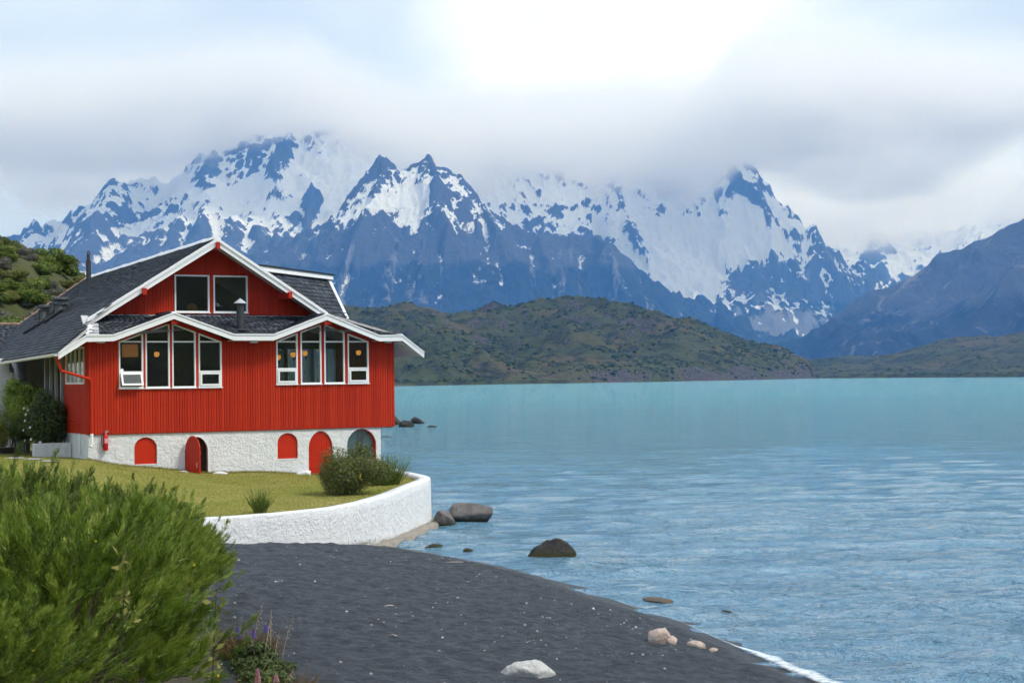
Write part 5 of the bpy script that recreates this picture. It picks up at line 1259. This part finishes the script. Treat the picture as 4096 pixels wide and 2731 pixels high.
for y_, xs_ in ((11.6, (-4.4, -3.5)), (13.2, (-5.0, -4.0)), (15.0, (-5.6, -4.8, -4.15)), (17.0, (-6.0, -5.2, -4.4)), (19.2, (-6.5, -5.5, -4.55)), (21.6, (-7.2, -6.1, -5.15)), (24.0, (-8.0, -6.9, -5.7)), (26.8, (-8.9, -7.7, -6.6, -5.75)), (29.6, (-9.6, -8.4, -7.3, -6.3)), (32.6, (-9.4, -8.2, -6.9)), (35.4, (-9.6, -8.4, -7.4))):
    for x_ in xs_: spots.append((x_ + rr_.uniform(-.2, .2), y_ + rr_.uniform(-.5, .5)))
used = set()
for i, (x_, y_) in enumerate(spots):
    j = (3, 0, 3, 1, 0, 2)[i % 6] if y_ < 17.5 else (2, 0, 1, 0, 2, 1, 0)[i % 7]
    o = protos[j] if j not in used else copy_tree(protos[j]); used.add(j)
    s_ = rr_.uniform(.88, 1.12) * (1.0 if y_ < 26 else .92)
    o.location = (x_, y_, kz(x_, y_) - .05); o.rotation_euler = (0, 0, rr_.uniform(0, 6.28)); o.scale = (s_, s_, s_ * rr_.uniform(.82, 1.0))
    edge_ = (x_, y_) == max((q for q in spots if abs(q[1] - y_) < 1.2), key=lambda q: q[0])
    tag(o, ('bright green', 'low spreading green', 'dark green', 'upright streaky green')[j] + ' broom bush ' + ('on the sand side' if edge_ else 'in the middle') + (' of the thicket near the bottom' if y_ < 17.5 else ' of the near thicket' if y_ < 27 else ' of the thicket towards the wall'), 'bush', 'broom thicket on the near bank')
for x_, y_, lab_ in ((-3.75, 10.4, 'low green broom bush filling the bottom corner of the photo'),):
    o = copy_tree(protos[1]); o.location = (x_, y_, kz(x_, y_) - .1); o.rotation_euler = (0, 0, 2.1); o.scale = (.95, .95, .8); tag(o, lab_, 'bush', 'broom thicket on the near bank')
def leaf_shrub(name, seed, n, rx, ry, rz, mat, lg, wd, lobes=10, stems=5, trunk=None, cz=None, barkm=None, hollow=.62):
    """leaf cloud over uneven lobes, with stems below"""
    rs = np.random.RandomState(seed); e = empty(name); cz = rz if cz is None else cz
    lc = rs.normal(size=(lobes, 3)); lc /= np.linalg.norm(lc, axis=1)[:, None]; lc *= rs.uniform(.25, .68, lobes)[:, None]; lr = rs.uniform(.30, .52, lobes)
    k = rs.randint(0, lobes, n); d = rs.normal(size=(n, 3)); d /= np.linalg.norm(d, axis=1)[:, None]; r = (hollow + (1 - hollow) * rs.uniform(0, 1, n)) * lr[k]
    P = (lc[k] + d * r[:, None]) * np.array([rx, ry, rz]) * 1.08 + np.array([0, 0, cz]); keep = P[:, 2] > .02; P = P[keep]; dd = d[keep]
    V, Fq = leaves(P, dd + np.array([0, 0, .5]), np.full(len(P), lg), np.full(len(P), wd), seed)
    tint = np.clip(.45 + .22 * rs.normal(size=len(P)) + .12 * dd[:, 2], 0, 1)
    mesh_np('foliage', V, Fq, mat, parent=e, attrs=dict(tint=np.repeat(tint, 4)))
    mb = MB(); h0 = cz
    for i in range(stems):
        q = 6.283 * i / stems + rs.uniform(-.4, .4); tx, ty = math.cos(q) * rx * .5, math.sin(q) * ry * .5
        mb.tube([(tx * .15, ty * .15, -.15), (tx * .35, ty * .35, h0 * .45), (tx * .8, ty * .8, h0 * .85), (tx * 1.1, ty * 1.1, h0 * 1.15)], [trunk or .03, (trunk or .03) * .8, (trunk or .03) * .5, .006], 6)
    mb.build('stem', barkm or M_bark, e); return e
M_leafA = leafmat('shrub_olive_green', [(0, (.026, .038, .007)), (.5, (.080, .105, .018)), (.85, (.15, .17, .042)), (1, (.24, .24, .08))], .5, .22)
M_leafB = leafmat('shrub_bright_green', [(0, (.036, .064, .007)), (.5, (.095, .15, .015)), (1, (.21, .26, .042))], .5, .3)
M_leafF = leafmat('shade_lifted_green', [(0, (.085, .14, .014)), (.5, (.22, .32, .035)), (1, (.42, .48, .09))], .5, .35)  # brighter copy of the shrub green, makes up in colour for the house's shade
M_leafC = leafmat('shrub_dark_green', [(0, (.018, .030, .008)), (.5, (.048, .076, .018)), (1, (.12, .155, .042))], .45, .15)
M_leafD = leafmat('cushion_yellow_green', [(0, (.075, .085, .014)), (.5, (.135, .145, .026)), (1, (.21, .20, .05))], .7, .2)
M_leafE = leafmat('grey_green', [(0, (.06, .065, .04)), (.5, (.13, .13, .09)), (1, (.22, .21, .16))], .7, .2)
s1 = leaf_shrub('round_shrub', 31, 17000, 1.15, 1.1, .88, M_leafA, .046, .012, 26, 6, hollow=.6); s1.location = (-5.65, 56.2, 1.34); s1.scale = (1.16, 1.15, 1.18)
tag(s1, 'round olive green shrub on the lawn behind the white wall', 'shrub')
rsy = np.random.RandomState(3); lv, lf = leaves(np.stack([rsy.normal(.42, .08, 9), rsy.normal(-.95, .05, 9), rsy.normal(.72, .05, 9)], 1), rsy.normal(size=(9, 3)), .026, .02, 4); mesh_np('flower', lv, lf, M_yel, parent=s1)['kind'] = 'stuff'
b1 = spiky('broom_bush', 41, 260, .42, 1.35, .55, M_broomdark, .011); b1.location = (-4.72, 60.0, 1.5); tag(b1, 'spiky dark broom bush between the round shrub and the end of the wall', 'bush')
b2 = plume_bush('broom_bush', 43, 90, 60, .48, 1.5, M_leafA, 0, .008); b2.location = (-5.7, 61.5, 1.75); tag(b2, 'tall olive broom bush in front of the arched picture window', 'bush')
b3 = spiky('broom_bush', 42, 120, .16, .82, .5, M_broomdark, .007); b3.location = (-7.72, 49.35, lz(-7.72, 49.35)); tag(b3, 'small broom clump alone on the lawn by the wall', 'bush')
# shrubs against the entrance side of the house
def at(o, x, y, z, label, cat='shrub', s=1.0):
    o.location = (x, y, z); o.scale = (s, s, s); tag(o, label, cat)
g0 = 2.72
t1 = leaf_shrub('small_tree', 51, 11000, 1.2, 1.05, 1.05, M_leafF, .062, .028, 12, 6, trunk=.055, cz=2.1, barkm=M_barkgrey, hollow=.3); at(t1, -20.2, 67.5, g0, 'small bright green tree with several grey stems beside the entrance', 'tree')
t2 = leaf_shrub('rose_bush', 52, 11000, .95, .9, 1.35, M_leafC, .055, .032, 14, 5, cz=1.3, hollow=.4); at(t2, -18.75, 65.3, g0 - .2, 'dark rose bush with white blooms against the red side wall')
M_petal = paint('white_petals', (.75, .74, .70), .7, .06)
rsr = random.Random(9)
for k in range(11):
    q = rsr.uniform(2.4, 5.0); z_ = rsr.uniform(.5, 2.1); r_ = .86
    f_ = MB().lathe([(.012, 0), (.05, .012), (.058, .03), (.035, .05), (.01, .055)], (0, 0, 0), 8).build('rose_bloom', M_petal, t2, True); f_.location = (r_ * math.cos(q), r_ * math.sin(q), z_); f_.rotation_euler = (R(70), 0, q + R(90))
t3 = leaf_shrub('leafy_bush', 53, 13000, 1.5, 1.3, 1.35, M_leafF, .055, .018, 14, 6, cz=1.65, hollow=.35); at(t3, -22.0, 71.0, g0 + .1, 'broad green bush in front of the porch behind the small tree')
t4 = leaf_shrub('leafy_bush', 54, 7000, .7, .7, .95, M_leafD, .06, .03, 10, 4, cz=1.15, hollow=.4); at(t4, -20.6, 64.6, g0, 'yellow-green bush at the edge of the photo beside the entrance')
t5 = leaf_shrub('leafy_bush', 55, 7000, .85, .7, .7, M_broomdark, .05, .009, 10, 5, cz=.95, hollow=.4); at(t5, -20.1, 66.0, g0, 'feathery grey-green bush in front of the small tree stems')
pl = MB().box(-1.5, -.03, 2.6, 2.9, -1.4, -.42).build('planter_wall', M_stucco, None, bevel=.02); world_obj(pl); tag(pl, 'low white planter wall against the side of the house', 'wall')
M_log = paint('dark_weathered_timber', (.05, .038, .028), .85, .35, 5)
for i, (u, v, z0, l_, lab) in enumerate(((-3.0, 6.6, 2.98, 2.4, 'dark timber beam lying behind the small tree, the upper one'), (-2.8, 6.0, 2.72, 2.8, 'dark timber beam lying behind the small tree, the lower one'))):
    o = MB().box(-l_ / 2, l_ / 2, -.16, .16, 0, .26).build('timber_beam', M_log, bevel=.02); p_ = hw(u, v, 0); o.location = (p_.x, p_.y, z0 - .1); o.rotation_euler = (0, 0, YAW + R(4)); tag(o, lab, 'timber')
M_slab = paint('grey_paving', (.33, .33, .33), .9, .15, 4)
for i, (x_, y_, lab) in enumerate(((-19.0, 61.8, 'grey paving slab in the grass nearest the edge of the photo'), (-18.2, 61.3, 'grey paving slab in the grass, middle one of three'), (-17.35, 60.7, 'grey paving slab in the grass nearest the house'))):
    o = lump('paving_slab', x_, y_, lz(x_, y_) + .01, .46, .40, .035, M_slab, 70 + i, .12, 2); tag(o, lab, 'paving slab', 'paving slabs in the lawn')
ln = empty('lantern'); ln.matrix_world = Matrix.Translation(hw(1.35, 7.0, 2.45)) @ Matrix.Rotation(YAW, 4, 'Z'); tag(ln, 'lit lantern on the porch wall by the entrance', 'lantern')
MB().box(-.07, .07, -.07, .07, 0, .22).build('glass', glow('lit_lantern_glass', (1.0, .50, .12), 3.0), ln)
MB().box(-.09, .09, -.09, .09, -.03, 0).box(-.09, .09, -.09, .09, .22, .25).build('frame', M_iron, ln); MB().tube([(0, 0, .25), (.1, 0, .36), (.25, 0, .36)], .012, 6).build('bracket', M_iron, ln)

# shrubs on the slope behind the house
hp = [leaf_shrub('hillside_shrub', 80, 7000, 1.9, 1.8, 1.2, M_leafA, .14, .055, 12, 4, cz=1.0), leaf_shrub('hillside_shrub', 81, 8000, 2.0, 1.9, 1.25, M_leafB, .15, .06, 12, 4, cz=1.05), leaf_shrub('cushion_shrub', 82, 7000, 1.7, 1.6, .8, M_leafD, .08, .05, 9, 3, cz=.55, hollow=.85), leaf_shrub('hillside_shrub', 83, 5000, 1.3, 1.3, .8, M_leafE, .10, .035, 9, 3, cz=.7), leaf_shrub('hillside_shrub', 84, 7000, 1.5, 1.4, 1.6, M_leafC, .13, .05, 10, 4, cz=1.4)]
labs = ['olive shrub on the slope behind the house', 'bright green shrub on the slope behind the house', 'yellow-green cushion shrub on the slope behind the house', 'grey-green shrub on the slope behind the house', 'dark green shrub on the slope behind the house']
rh = random.Random(21); usedh = set(); cnt = 0
cand = []
for row, y_ in enumerate(np.linspace(96, 172, 44)):
    x_ = -.325 * y_
    while x_ < -.266 * y_:
        cand.append((x_ + rh.uniform(-.8, .8), y_ + rh.uniform(-1, 1))); x_ += rh.uniform(1.5, 2.5)
for (x_, y_) in cand:
    z_ = sz_(x_, y_)
    if z_ < 2.2: continue
    hgt_ = z_ / 17.
    j = rh.choices(range(5), [.22, .44, .02, .06, .20] if z_ < 8.5 else [.20, .18, .42, .20, .0])[0]
    o = hp[j] if j not in usedh else copy_tree(hp[j]); usedh.add(j)
    s_ = rh.uniform(.6, 1.25) * (.75 if z_ > 10 else 1); o.location = (x_, y_, z_ - .2); o.rotation_euler = (0, 0, rh.uniform(0, 6.28)); o.scale = (s_, s_, s_ * rh.uniform(.8, 1.2)); tag(o, labs[j], 'shrub', 'shrubs on the slope behind the house')
for j in range(5):
    if j not in usedh:
        hp[j].location = (-38, 128, sz_(-38, 128)); tag(hp[j], labs[j], 'shrub', 'shrubs on the slope behind the house')

# ------------------------------------------------------------------ rocks
def rockmat(name, a, b, sp, algae=None):
    M = Mat(name); p = M.coord((1, 1, 1)); n1 = M.noise(p, 3.0, 6, .65, .3); n2 = M.noise(p, 22, 5, .7); cr_ = M.noise(M.coord((1, 1, 3)), 4.5, 5, .7, 1.2)
    c = M.ramp(n1, [(.34, a), (.64, b)]); c = M.mix(M.ramp(n2, [(.56, 0), (.74, .7)]), c, sp); c = M.mix(M.ramp(cr_, [(.47, 0), (.50, .6), (.53, 0)]), c, tuple(x * .35 for x in a))
    if algae:
        zc = M.n('ShaderNodeSeparateXYZ', {0: M.n('ShaderNodeNewGeometry').outputs['Position']}).outputs[2]
        c = M.mix(M.ramp(M.math('ADD', zc, M.math('MULTIPLY', M.math('SUBTRACT', n1, .5), .3)), [(.06, 1), (.22, 0)]), c, algae)
    M.P(Base_Color=c, Roughness=.85, Specular_IOR_Level=.25); M.bump(M.math('ADD', n2, M.math('MULTIPLY', n1, 1.4)), .8, .06); return M.m
M_rockg = rockmat('grey_boulder', (.11, .10, .098), (.22, .20, .19), (.32, .30, .28), (.05, .05, .022)); M_rockd = rockmat('dark_rock', (.022, .021, .022), (.065, .058, .050), (.10, .09, .07), (.035, .034, .014))
M_rockp = rockmat('pink_granite', (.50, .36, .29), (.62, .53, .47), (.70, .66, .62)); M_rockw = rockmat('white_stone', (.52, .52, .50), (.68, .68, .66), (.36, .35, .33)); M_rocks = rockmat('sunken_stone', (.10, .09, .08), (.2, .17, .14), (.3, .26, .22), (.12, .10, .075))
RK = [('boulder', -1.62, 62.6, .22, .86, .55, .52, M_rockg, 3, .12, 'large grey boulder in the water off the end of the wall'), ('boulder', -2.62, 61.2, .18, .46, .4, .40, M_rockg, 4, .12, 'smaller grey boulder touching the end of the wall'),
      ('rock', 1.2, 50.5, -.06, .78, .5, .50, M_rockd, 17, .30, 'dark jagged rock standing alone in the shallow water'), ('stone', 3.45, 40.1, -.045, .55, .35, .10, M_rocks, 6, .15, 'brown flat stone barely awash near the beach'), ('stone', 4.9, 37.8, -.02, .20, .15, .09, M_rockd, 7, .2, 'small dark stone breaking the water beyond the pink rocks'),
      ('rock', -14.6, 196, .1, 1.5, 1.2, 1.15, M_rockd, 21, .25, 'tall dark rock in the group beyond the house corner'), ('rock', -11.8, 200, .1, 1.25, .9, .75, M_rockd, 22, .25, 'dark rock farthest out in the group beyond the house corner'), ('rock', -12.2, 186, .1, 1.05, .8, .85, M_rockd, 23, .2, 'square brown rock in front of the group beyond the house'), ('rock', -15.2, 186, .0, 1.5, .8, .5, M_rockg, 24, .2, 'low grey rock at the house corner in the lake'), ('rock', -9.2, 184, .0, .55, .4, .25, M_rockd, 25, .2, 'small dark rock apart from the group in the lake'), ('rock', -12.1, 155, .0, .5, .35, .14, M_rockd, 26, .2, 'low dark rock in the lake below the group'), ('rock', -16.4, 200, .1, 1.6, 1.2, .95, M_rockg, 27, .2, 'grey rock half hidden by the red wall in the lake'),
      ('rock', 2.80, 32.1, None, .30, .24, .24, M_rockp, 31, .16, 'largest pink granite rock on the black sand'), ('rock', 3.05, 32.0, None, .16, .14, .15, M_rockp, 32, .2, 'pink knob of rock leaning on the largest pink rock'), ('rock', 3.52, 31.8, None, .19, .13, .10, M_rockp, 33, .2, 'middle small pink rock on the black sand by the water'), ('rock', 3.83, 31.6, None, .10, .09, .07, M_rockp, 34, .2, 'smallest pink rock nearest the water'),
      ('rock', .22, 26.3, None, .46, .32, .22, M_rockw, 35, .2, 'white stone at the bottom edge of the photo'), ('stone', -2.6, 53.3, .0, .35, .2, .10, M_rockd, 36, .2, 'dark stone awash at the foot of the wall'), ('stone', -1.5, 52.3, -.02, .25, .16, .09, M_rockd, 37, .2, 'dark stone awash beside the beach end')]
for nm, x_, y_, z_, sx_, sy_, sz__, mt, sd_, ro, lab in RK:
    o = lump(nm, x_, y_, (bz(x_, y_) + sz__ * .25) if z_ is None else z_, sx_, sy_, sz__, mt, sd_, ro, 4 if sx_ > .25 else 3, box=.55 if nm == 'boulder' else 0.0, taper=.3 if y_ == 50.5 else (.25 if mt is M_rockd else 0.0), rz=sd_ * .37 if sd_ not in (3, 15) else .1)
    tag(o, lab, 'rock')
# beached sticks and shells big enough to pick out
M_stick = paint('bleached_stick', (.50, .42, .36), .9, .15, 20)
for i, (x_, y_, l_, a_, lab) in enumerate(((-1.7, 46.0, .50, .06, 'pale stick lying on the sand near the waterline'), (-2.6, 33.5, .2, .5, 'short pale stick on the black sand in front of the wall'), (-2.2, 29.2, .16, -.4, 'bleached twig on the sand near the broom'))):
    o = MB().tube([(-l_ / 2, 0, 0), (0, .02, .012), (l_ / 2, 0, .004)], .012, 6).build('stick', M_stick, smooth=True); o.location = (x_, y_, bz(x_, y_) + .012); o.rotation_euler = (0, 0, a_); tag(o, lab, 'stick')

# ------------------------------------------------------------------ lupins, dry stalks and low plants at the edge of the sand
M_lup = leafmat('lupin_leaf', [(0, (.035, .055, .016)), (.5, (.07, .11, .03)), (1, (.14, .18, .06))], .6, .3)
M_pur = paint('purple_lupin', (.14, .09, .42), .7, .25, 30); M_pink = paint('pink_lupin', (.55, .22, .30), .7, .2, 30); M_strw = paint('dry_straw', (.42, .34, .24), .9, .2, 20); M_brown = leafmat('dead_brown_grass', [(0, (.06, .035, .015)), (.5, (.13, .075, .03)), (1, (.22, .15, .07))], .9, .1)
def gz(x, y): return max(bz(x, y), kz(x, y))
def lupine(x, y, h, sp, mat, label, lean=(0, 0)):
    e = empty('lupin', (x, y, gz(x, y) - .02)); tag(e, label, 'flower', 'lupins at the edge of the sand')
    MB().tube([(0, 0, 0), (lean[0] * .5, lean[1] * .5, h * .5), (lean[0], lean[1], h)], [.006, .005, .004], 6).build('stem', M_lup, e)
    mb = MB(); n = int(sp / .014)
    for i in range(n):
        t = i / n; r = .030 * (1 - t) ** .6 + .006
        for k in range(6):
            q = k * 1.047 + i * .5; mb.lathe([(.002, -.006), (.0085 * (1.15 - .6 * t), 0), (.003, .011)], (lean[0] + r * math.cos(q), lean[1] + r * math.sin(q), h - sp + t * sp), 5)
    mb.build('flower_spike', mat, e)
    rs = np.random.RandomState(int(x * 100) % 900)
    for k in range(5):
        q = rs.uniform(0, 6.28); lv = []; c_ = Vector((.10 * math.cos(q), .10 * math.sin(q), h * .25 + .05 * k * h)); m = MB(); m.tube([(0, 0, c_.z * .6), c_], .003, 5)
        for j in range(7):
            a = j * .9; d = Vector((math.cos(a), math.sin(a), .25)); s = Vector((-math.sin(a), math.cos(a), 0)); m.add([c_, c_ + d * .04 - s * .012, c_ + d * .085, c_ + d * .04 + s * .012], [(0, 1, 2, 3)])
        m.build('leaf', M_lup, e)
    return e
lupine(-4.18, 24.6, .62, .17, M_pur, 'tallest purple lupin at the edge of the sand, nearest the broom'); lupine(-4.0, 24.9, .58, .13, M_pur, 'purple lupin between the other two purple ones'); lupine(-3.82, 24.8, .66, .09, M_pur, 'short round purple lupin nearest the open sand', (.03, 0))
lupine(-3.42, 21.6, .52, .18, M_pink, 'larger pink lupin at the bottom edge of the photo'); lupine(-3.22, 21.9, .42, .10, M_pink, 'smaller pink lupin at the bottom edge of the photo')
for i, (x, y, h, lx_, ly_) in enumerate(((-4.05, 24.9, .98, .20, 0), (-3.75, 24.2, .85, .12, .1), (-3.7, 24.6, .92, .02, 0), (-3.62, 24.3, .62, .10, 0), (-3.55, 24.6, .84, .22, 0), (-3.85, 24.2, .55, -.08, 0), (-3.25, 22.2, .45, .24, 0))):
    e = empty('dry_stalk', (x, y, gz(x, y) - .02)); tag(e, 'thin bleached dry stalk standing over the low plants by the sand', 'dry stalk', 'dry stalks by the lupins')
    MB().tube([(0, 0, 0), (lx_ * .25, ly_ * .3, h * .4), (lx_ * .6, ly_ * .6, h * .75), (lx_, ly_, h)], [.007, .006, .005, .003], 6).build('stem', M_strw, e)
    m = MB()
    for k in range(7):
        t = .6 + .055 * k; m.lathe([(.002, -.012), (.009, 0), (.002, .016)], (lx_ * t + (.012 if k % 2 else -.012), ly_ * t, h * t), 5)
    m.build('seed_pod', M_strw, e)
def clump(name, x, y, r, h, n, mat, label, seed, lg=.05, wd=.014, cat='plant'):
    o = leaf_shrub(name, seed, n, r, r, h, mat, lg, wd, 9, 3, cz=h * .7, hollow=.3); o.location = (x, y, gz(x, y) - .03); tag(o, label, cat); return o
clump('low_plant', -4.0, 24.3, .55, .26, 3600, M_lup, 'low green lupin foliage under the purple spikes', 101); clump('low_plant', -3.55, 23.4, .5, .26, 3400, M_lup, 'low green foliage spilling onto the sand below the dry stalks', 102); clump('low_plant', -3.35, 22.2, .48, .28, 3400, M_lup, 'low green foliage around the pink lupins', 103)
clump('silver_plant', -4.45, 26.0, .22, .24, 700, M_leafE, 'silvery leafed plant at the edge of the broom', 104, .045, .014); clump('silver_plant', -3.3, 23.1, .2, .2, 500, M_leafE, 'silvery leafed sprig beside the dry stalks', 105, .045, .014)
def tuft(x, y, r, h, n, label, seed):
    e = empty('grass_tuft', (x, y, gz(x, y) - .03)); tag(e, label, 'grass tuft'); rs = np.random.RandomState(seed); q = rs.uniform(0, 6.283, n); rr = r * np.sqrt(rs.uniform(0, 1, n)); P = np.stack([rr * np.cos(q), rr * np.sin(q), 0 * q], 1); D_ = np.stack([np.cos(q) * .6, np.sin(q) * .6, .8 + 0 * q], 1) + rs.normal(0, .25, (n, 3))
    V, Fq, kk = ribbons(P, D_, h * rs.uniform(.5, 1.2, n), np.full(n, .004), .3, seed); mesh_np('foliage', V, Fq, M_brown, parent=e, attrs=dict(tint=np.repeat(rs.uniform(0, 1, n), kk)))
tuft(-4.2, 25.5, .32, .42, 1600, 'brown dead grass tuft behind the purple lupins', 7); tuft(-3.18, 22.6, .3, .3, 1500, 'rusty brown dead growth beside the pink lupins', 8); tuft(-3.6, 22.9, .25, .24, 900, 'rusty dead growth among the low green foliage', 9)
# pale broad-leaved sprigs in front of the broom
for i, (x, y, z_) in enumerate(((-2.05, 10.9, 1.25), (-1.72, 11.0, 1.3), (-2.6, 10.7, 1.05), (-1.5, 11.6, 1.0))):
    e = empty('leafy_sprig', (x, y, kz(x, y) - .02)); tag(e, 'pale broad-leaved sprig poking through the broom at the bottom', 'plant', 'pale sprigs in front of the broom'); rs = np.random.RandomState(130 + i)
    h = z_; MB().tube([(0, 0, 0), (.02, 0, h * .5), (.05, .01, h)], [.006, .005, .003], 6).build('stem', M_lup, e); n = 26; t = rs.uniform(.55, 1, n)
    V, Fq = leaves(np.stack([.05 * t + rs.normal(0, .05, n), rs.normal(0, .05, n), h * t + rs.normal(0, .02, n)], 1), rs.normal(size=(n, 3)) + np.array([0, -1, .6]), np.full(n, .042), np.full(n, .017), 131 + i)
    mesh_np('leaf', V, Fq, M_leafD, parent=e, attrs=dict(tint=np.repeat(rs.uniform(.5, 1, n), 4)))

# ------------------------------------------------------------------ foam where the water runs up the sand
M = Mat('lake_foam'); n1 = M.noise(M.coord((1, 1, 1), 'Position'), 7, 6, .72, .6); ed = M.attr('edge').outputs['Fac']
M.P(Base_Color=M.ramp(n1, [(.3, (.55, .62, .68)), (.6, (.82, .85, .87))]), Roughness=.4, Alpha=M.math('MULTIPLY', ed, M.ramp(M.math('ADD', n1, M.math('MULTIPLY', ed, .25)), [(.46, 0), (.72, 1)]))); M.bump(n1, .4, .02)
P_ = smooth_path(WL[8:17], 220); tg = np.gradient(P_, axis=0); tg /= np.linalg.norm(tg, axis=1)[:, None]; nr_ = np.stack([-tg[:, 1], tg[:, 0]], 1)
V = []; i_ = np.arange(220)
wd_ = (.02 + .46 * sstep(105, 170, i_)) * (1 + .6 * fbm(i_ / 22., 0 * i_, 4, 5)); st = .05 * fbm(i_ / 9., 0 * i_ + 5., 4, 6) - .10
for i in range(220):
    for f_, zz in ((0, .05), (.12, .055), (.3, .06), (.5, .062), (.7, .06), (.88, .055), (1, .05)):
        q = P_[i] + nr_[i] * (st[i] + wd_[i] * f_); V.append((q[0], q[1], max(zz, bz(q[0], q[1]) + .015)))
fo = mesh_np('foam', V, grid_faces(7, 220), M.m, True, attrs=dict(edge=np.tile([0.0, .45, .8, .9, .8, .5, .0], 220))); tag(fo, kind='stuff')
# ------------------------------------------------------------------ air and low cloud
def volume_box(name, x0, x1, y0, y1, z0, z1):
    return MB().box(x0, x1, y0, y1, z0, z1).build(name)
hz = volume_box('haze', -7000, 8000, -1250, 16700, -60, 2300)
m = bpy.data.materials.new('haze_air'); m.use_nodes = True; t = m.node_tree
t.nodes.remove(t.nodes['Principled BSDF'])
pv = t.nodes.new('ShaderNodeVolumePrincipled')
pv.inputs['Color'].default_value = (.12, .39, 1.0, 1); pv.inputs['Density'].default_value = 6.4e-5; pv.inputs['Anisotropy'].default_value = .0
pv.inputs['Absorption Color'].default_value = (1, 1, 1, 1)
t.links.new(pv.outputs[0], t.nodes['Material Output'].inputs['Volume'])
hz.data.materials.append(m); tag(hz, kind='stuff')
# cloud lying on the summits, and a second bank farther up the valley
def cloud(x0, x1, y0, y1, z0, z1, foot, dens, step):
    cl = volume_box('cloud', x0, x1, y0, y1, z0, z1)
    m = bpy.data.materials.new('summit_cloud'); m.use_nodes = True; t = m.node_tree
    t.nodes.remove(t.nodes['Principled BSDF'])
    pv = t.nodes.new('ShaderNodeVolumePrincipled'); pv.inputs['Color'].default_value = (1, 1, 1, 1); pv.inputs['Anisotropy'].default_value = .65
    g = t.nodes.new('ShaderNodeNewGeometry'); mpn = t.nodes.new('ShaderNodeMapping'); mpn.inputs['Scale'].default_value = (.0010, .0007, .0016)
    t.links.new(g.outputs['Position'], mpn.inputs[0])
    nz = t.nodes.new('ShaderNodeTexNoise'); nz.inputs['Scale'].default_value = 1.0; nz.inputs['Detail'].default_value = 4; nz.inputs['Roughness'].default_value = .6; nz.inputs['Distortion'].default_value = .5
    t.links.new(mpn.outputs[0], nz.inputs['Vector'])
    sx = t.nodes.new('ShaderNodeSeparateXYZ'); t.links.new(g.outputs['Position'], sx.inputs[0])
    def mth(op, a, b, clamp=False):
        q = t.nodes.new('ShaderNodeMath'); q.operation = op; q.use_clamp = clamp
        for i, v in enumerate((a, b)):
            if isinstance(v, (int, float)): q.inputs[i].default_value = v
            else: t.links.new(v, q.inputs[i])
        return q.outputs[0]
    cr = t.nodes.new('ShaderNodeFloatCurve')                                   # height of the bank's foot along the range, 600 m to 2000 m
    t.links.new(mth('MULTIPLY', mth('ADD', sx.outputs[0], 4500.), 1 / 11500.), cr.inputs['Value'])
    cv = cr.mapping.curves[0]
    for i, (xx, zz) in enumerate(foot):
        p_ = ((xx + 4500) / 11500, (zz - 600) / 1400)
        if i == 0: cv.points[0].location = p_
        elif i == len(foot) - 1: cv.points[-1].location = p_
        else: cv.points.new(*p_)
    cr.mapping.update()
    rel = mth('SUBTRACT', sx.outputs[2], mth('ADD', mth('MULTIPLY', cr.outputs[0], 1400.), 600.))
    nn = mth('MULTIPLY', mth('SUBTRACT', nz.outputs['Fac'], .5), 4.2)
    den = mth('ADD', mth('MULTIPLY', rel, 1 / 260.), nn, True)
    den = mth('MULTIPLY', mth('MULTIPLY', mth('MULTIPLY', den, den), mth('MULTIPLY', mth('SUBTRACT', 760., rel), 1 / 560., True)), dens)
    t.links.new(den, pv.inputs['Density']); t.links.new(pv.outputs[0], t.nodes['Material Output'].inputs['Volume'])
    m.cycles.volume_step_rate = step
    cl.data.materials.append(m); tag(cl, kind='stuff')
cloud(-4300, 3400, 9500, 12400, 950, 2290, [(-4500, 1330), (-2700, 1310), (-2100, 1350), (-1700, 1400), (-1350, 1410), (-1000, 1260), (-300, 1080), (500, 1060), (1200, 1130), (1560, 1410), (1900, 1370), (2600, 1330), (7000, 1330)], .0085, .3)
cloud(1200, 6800, 12600, 14900, 700, 2290, [(-4500, 1050), (1500, 1000), (3000, 980), (4300, 1100), (7000, 1100)], .0026, .5)
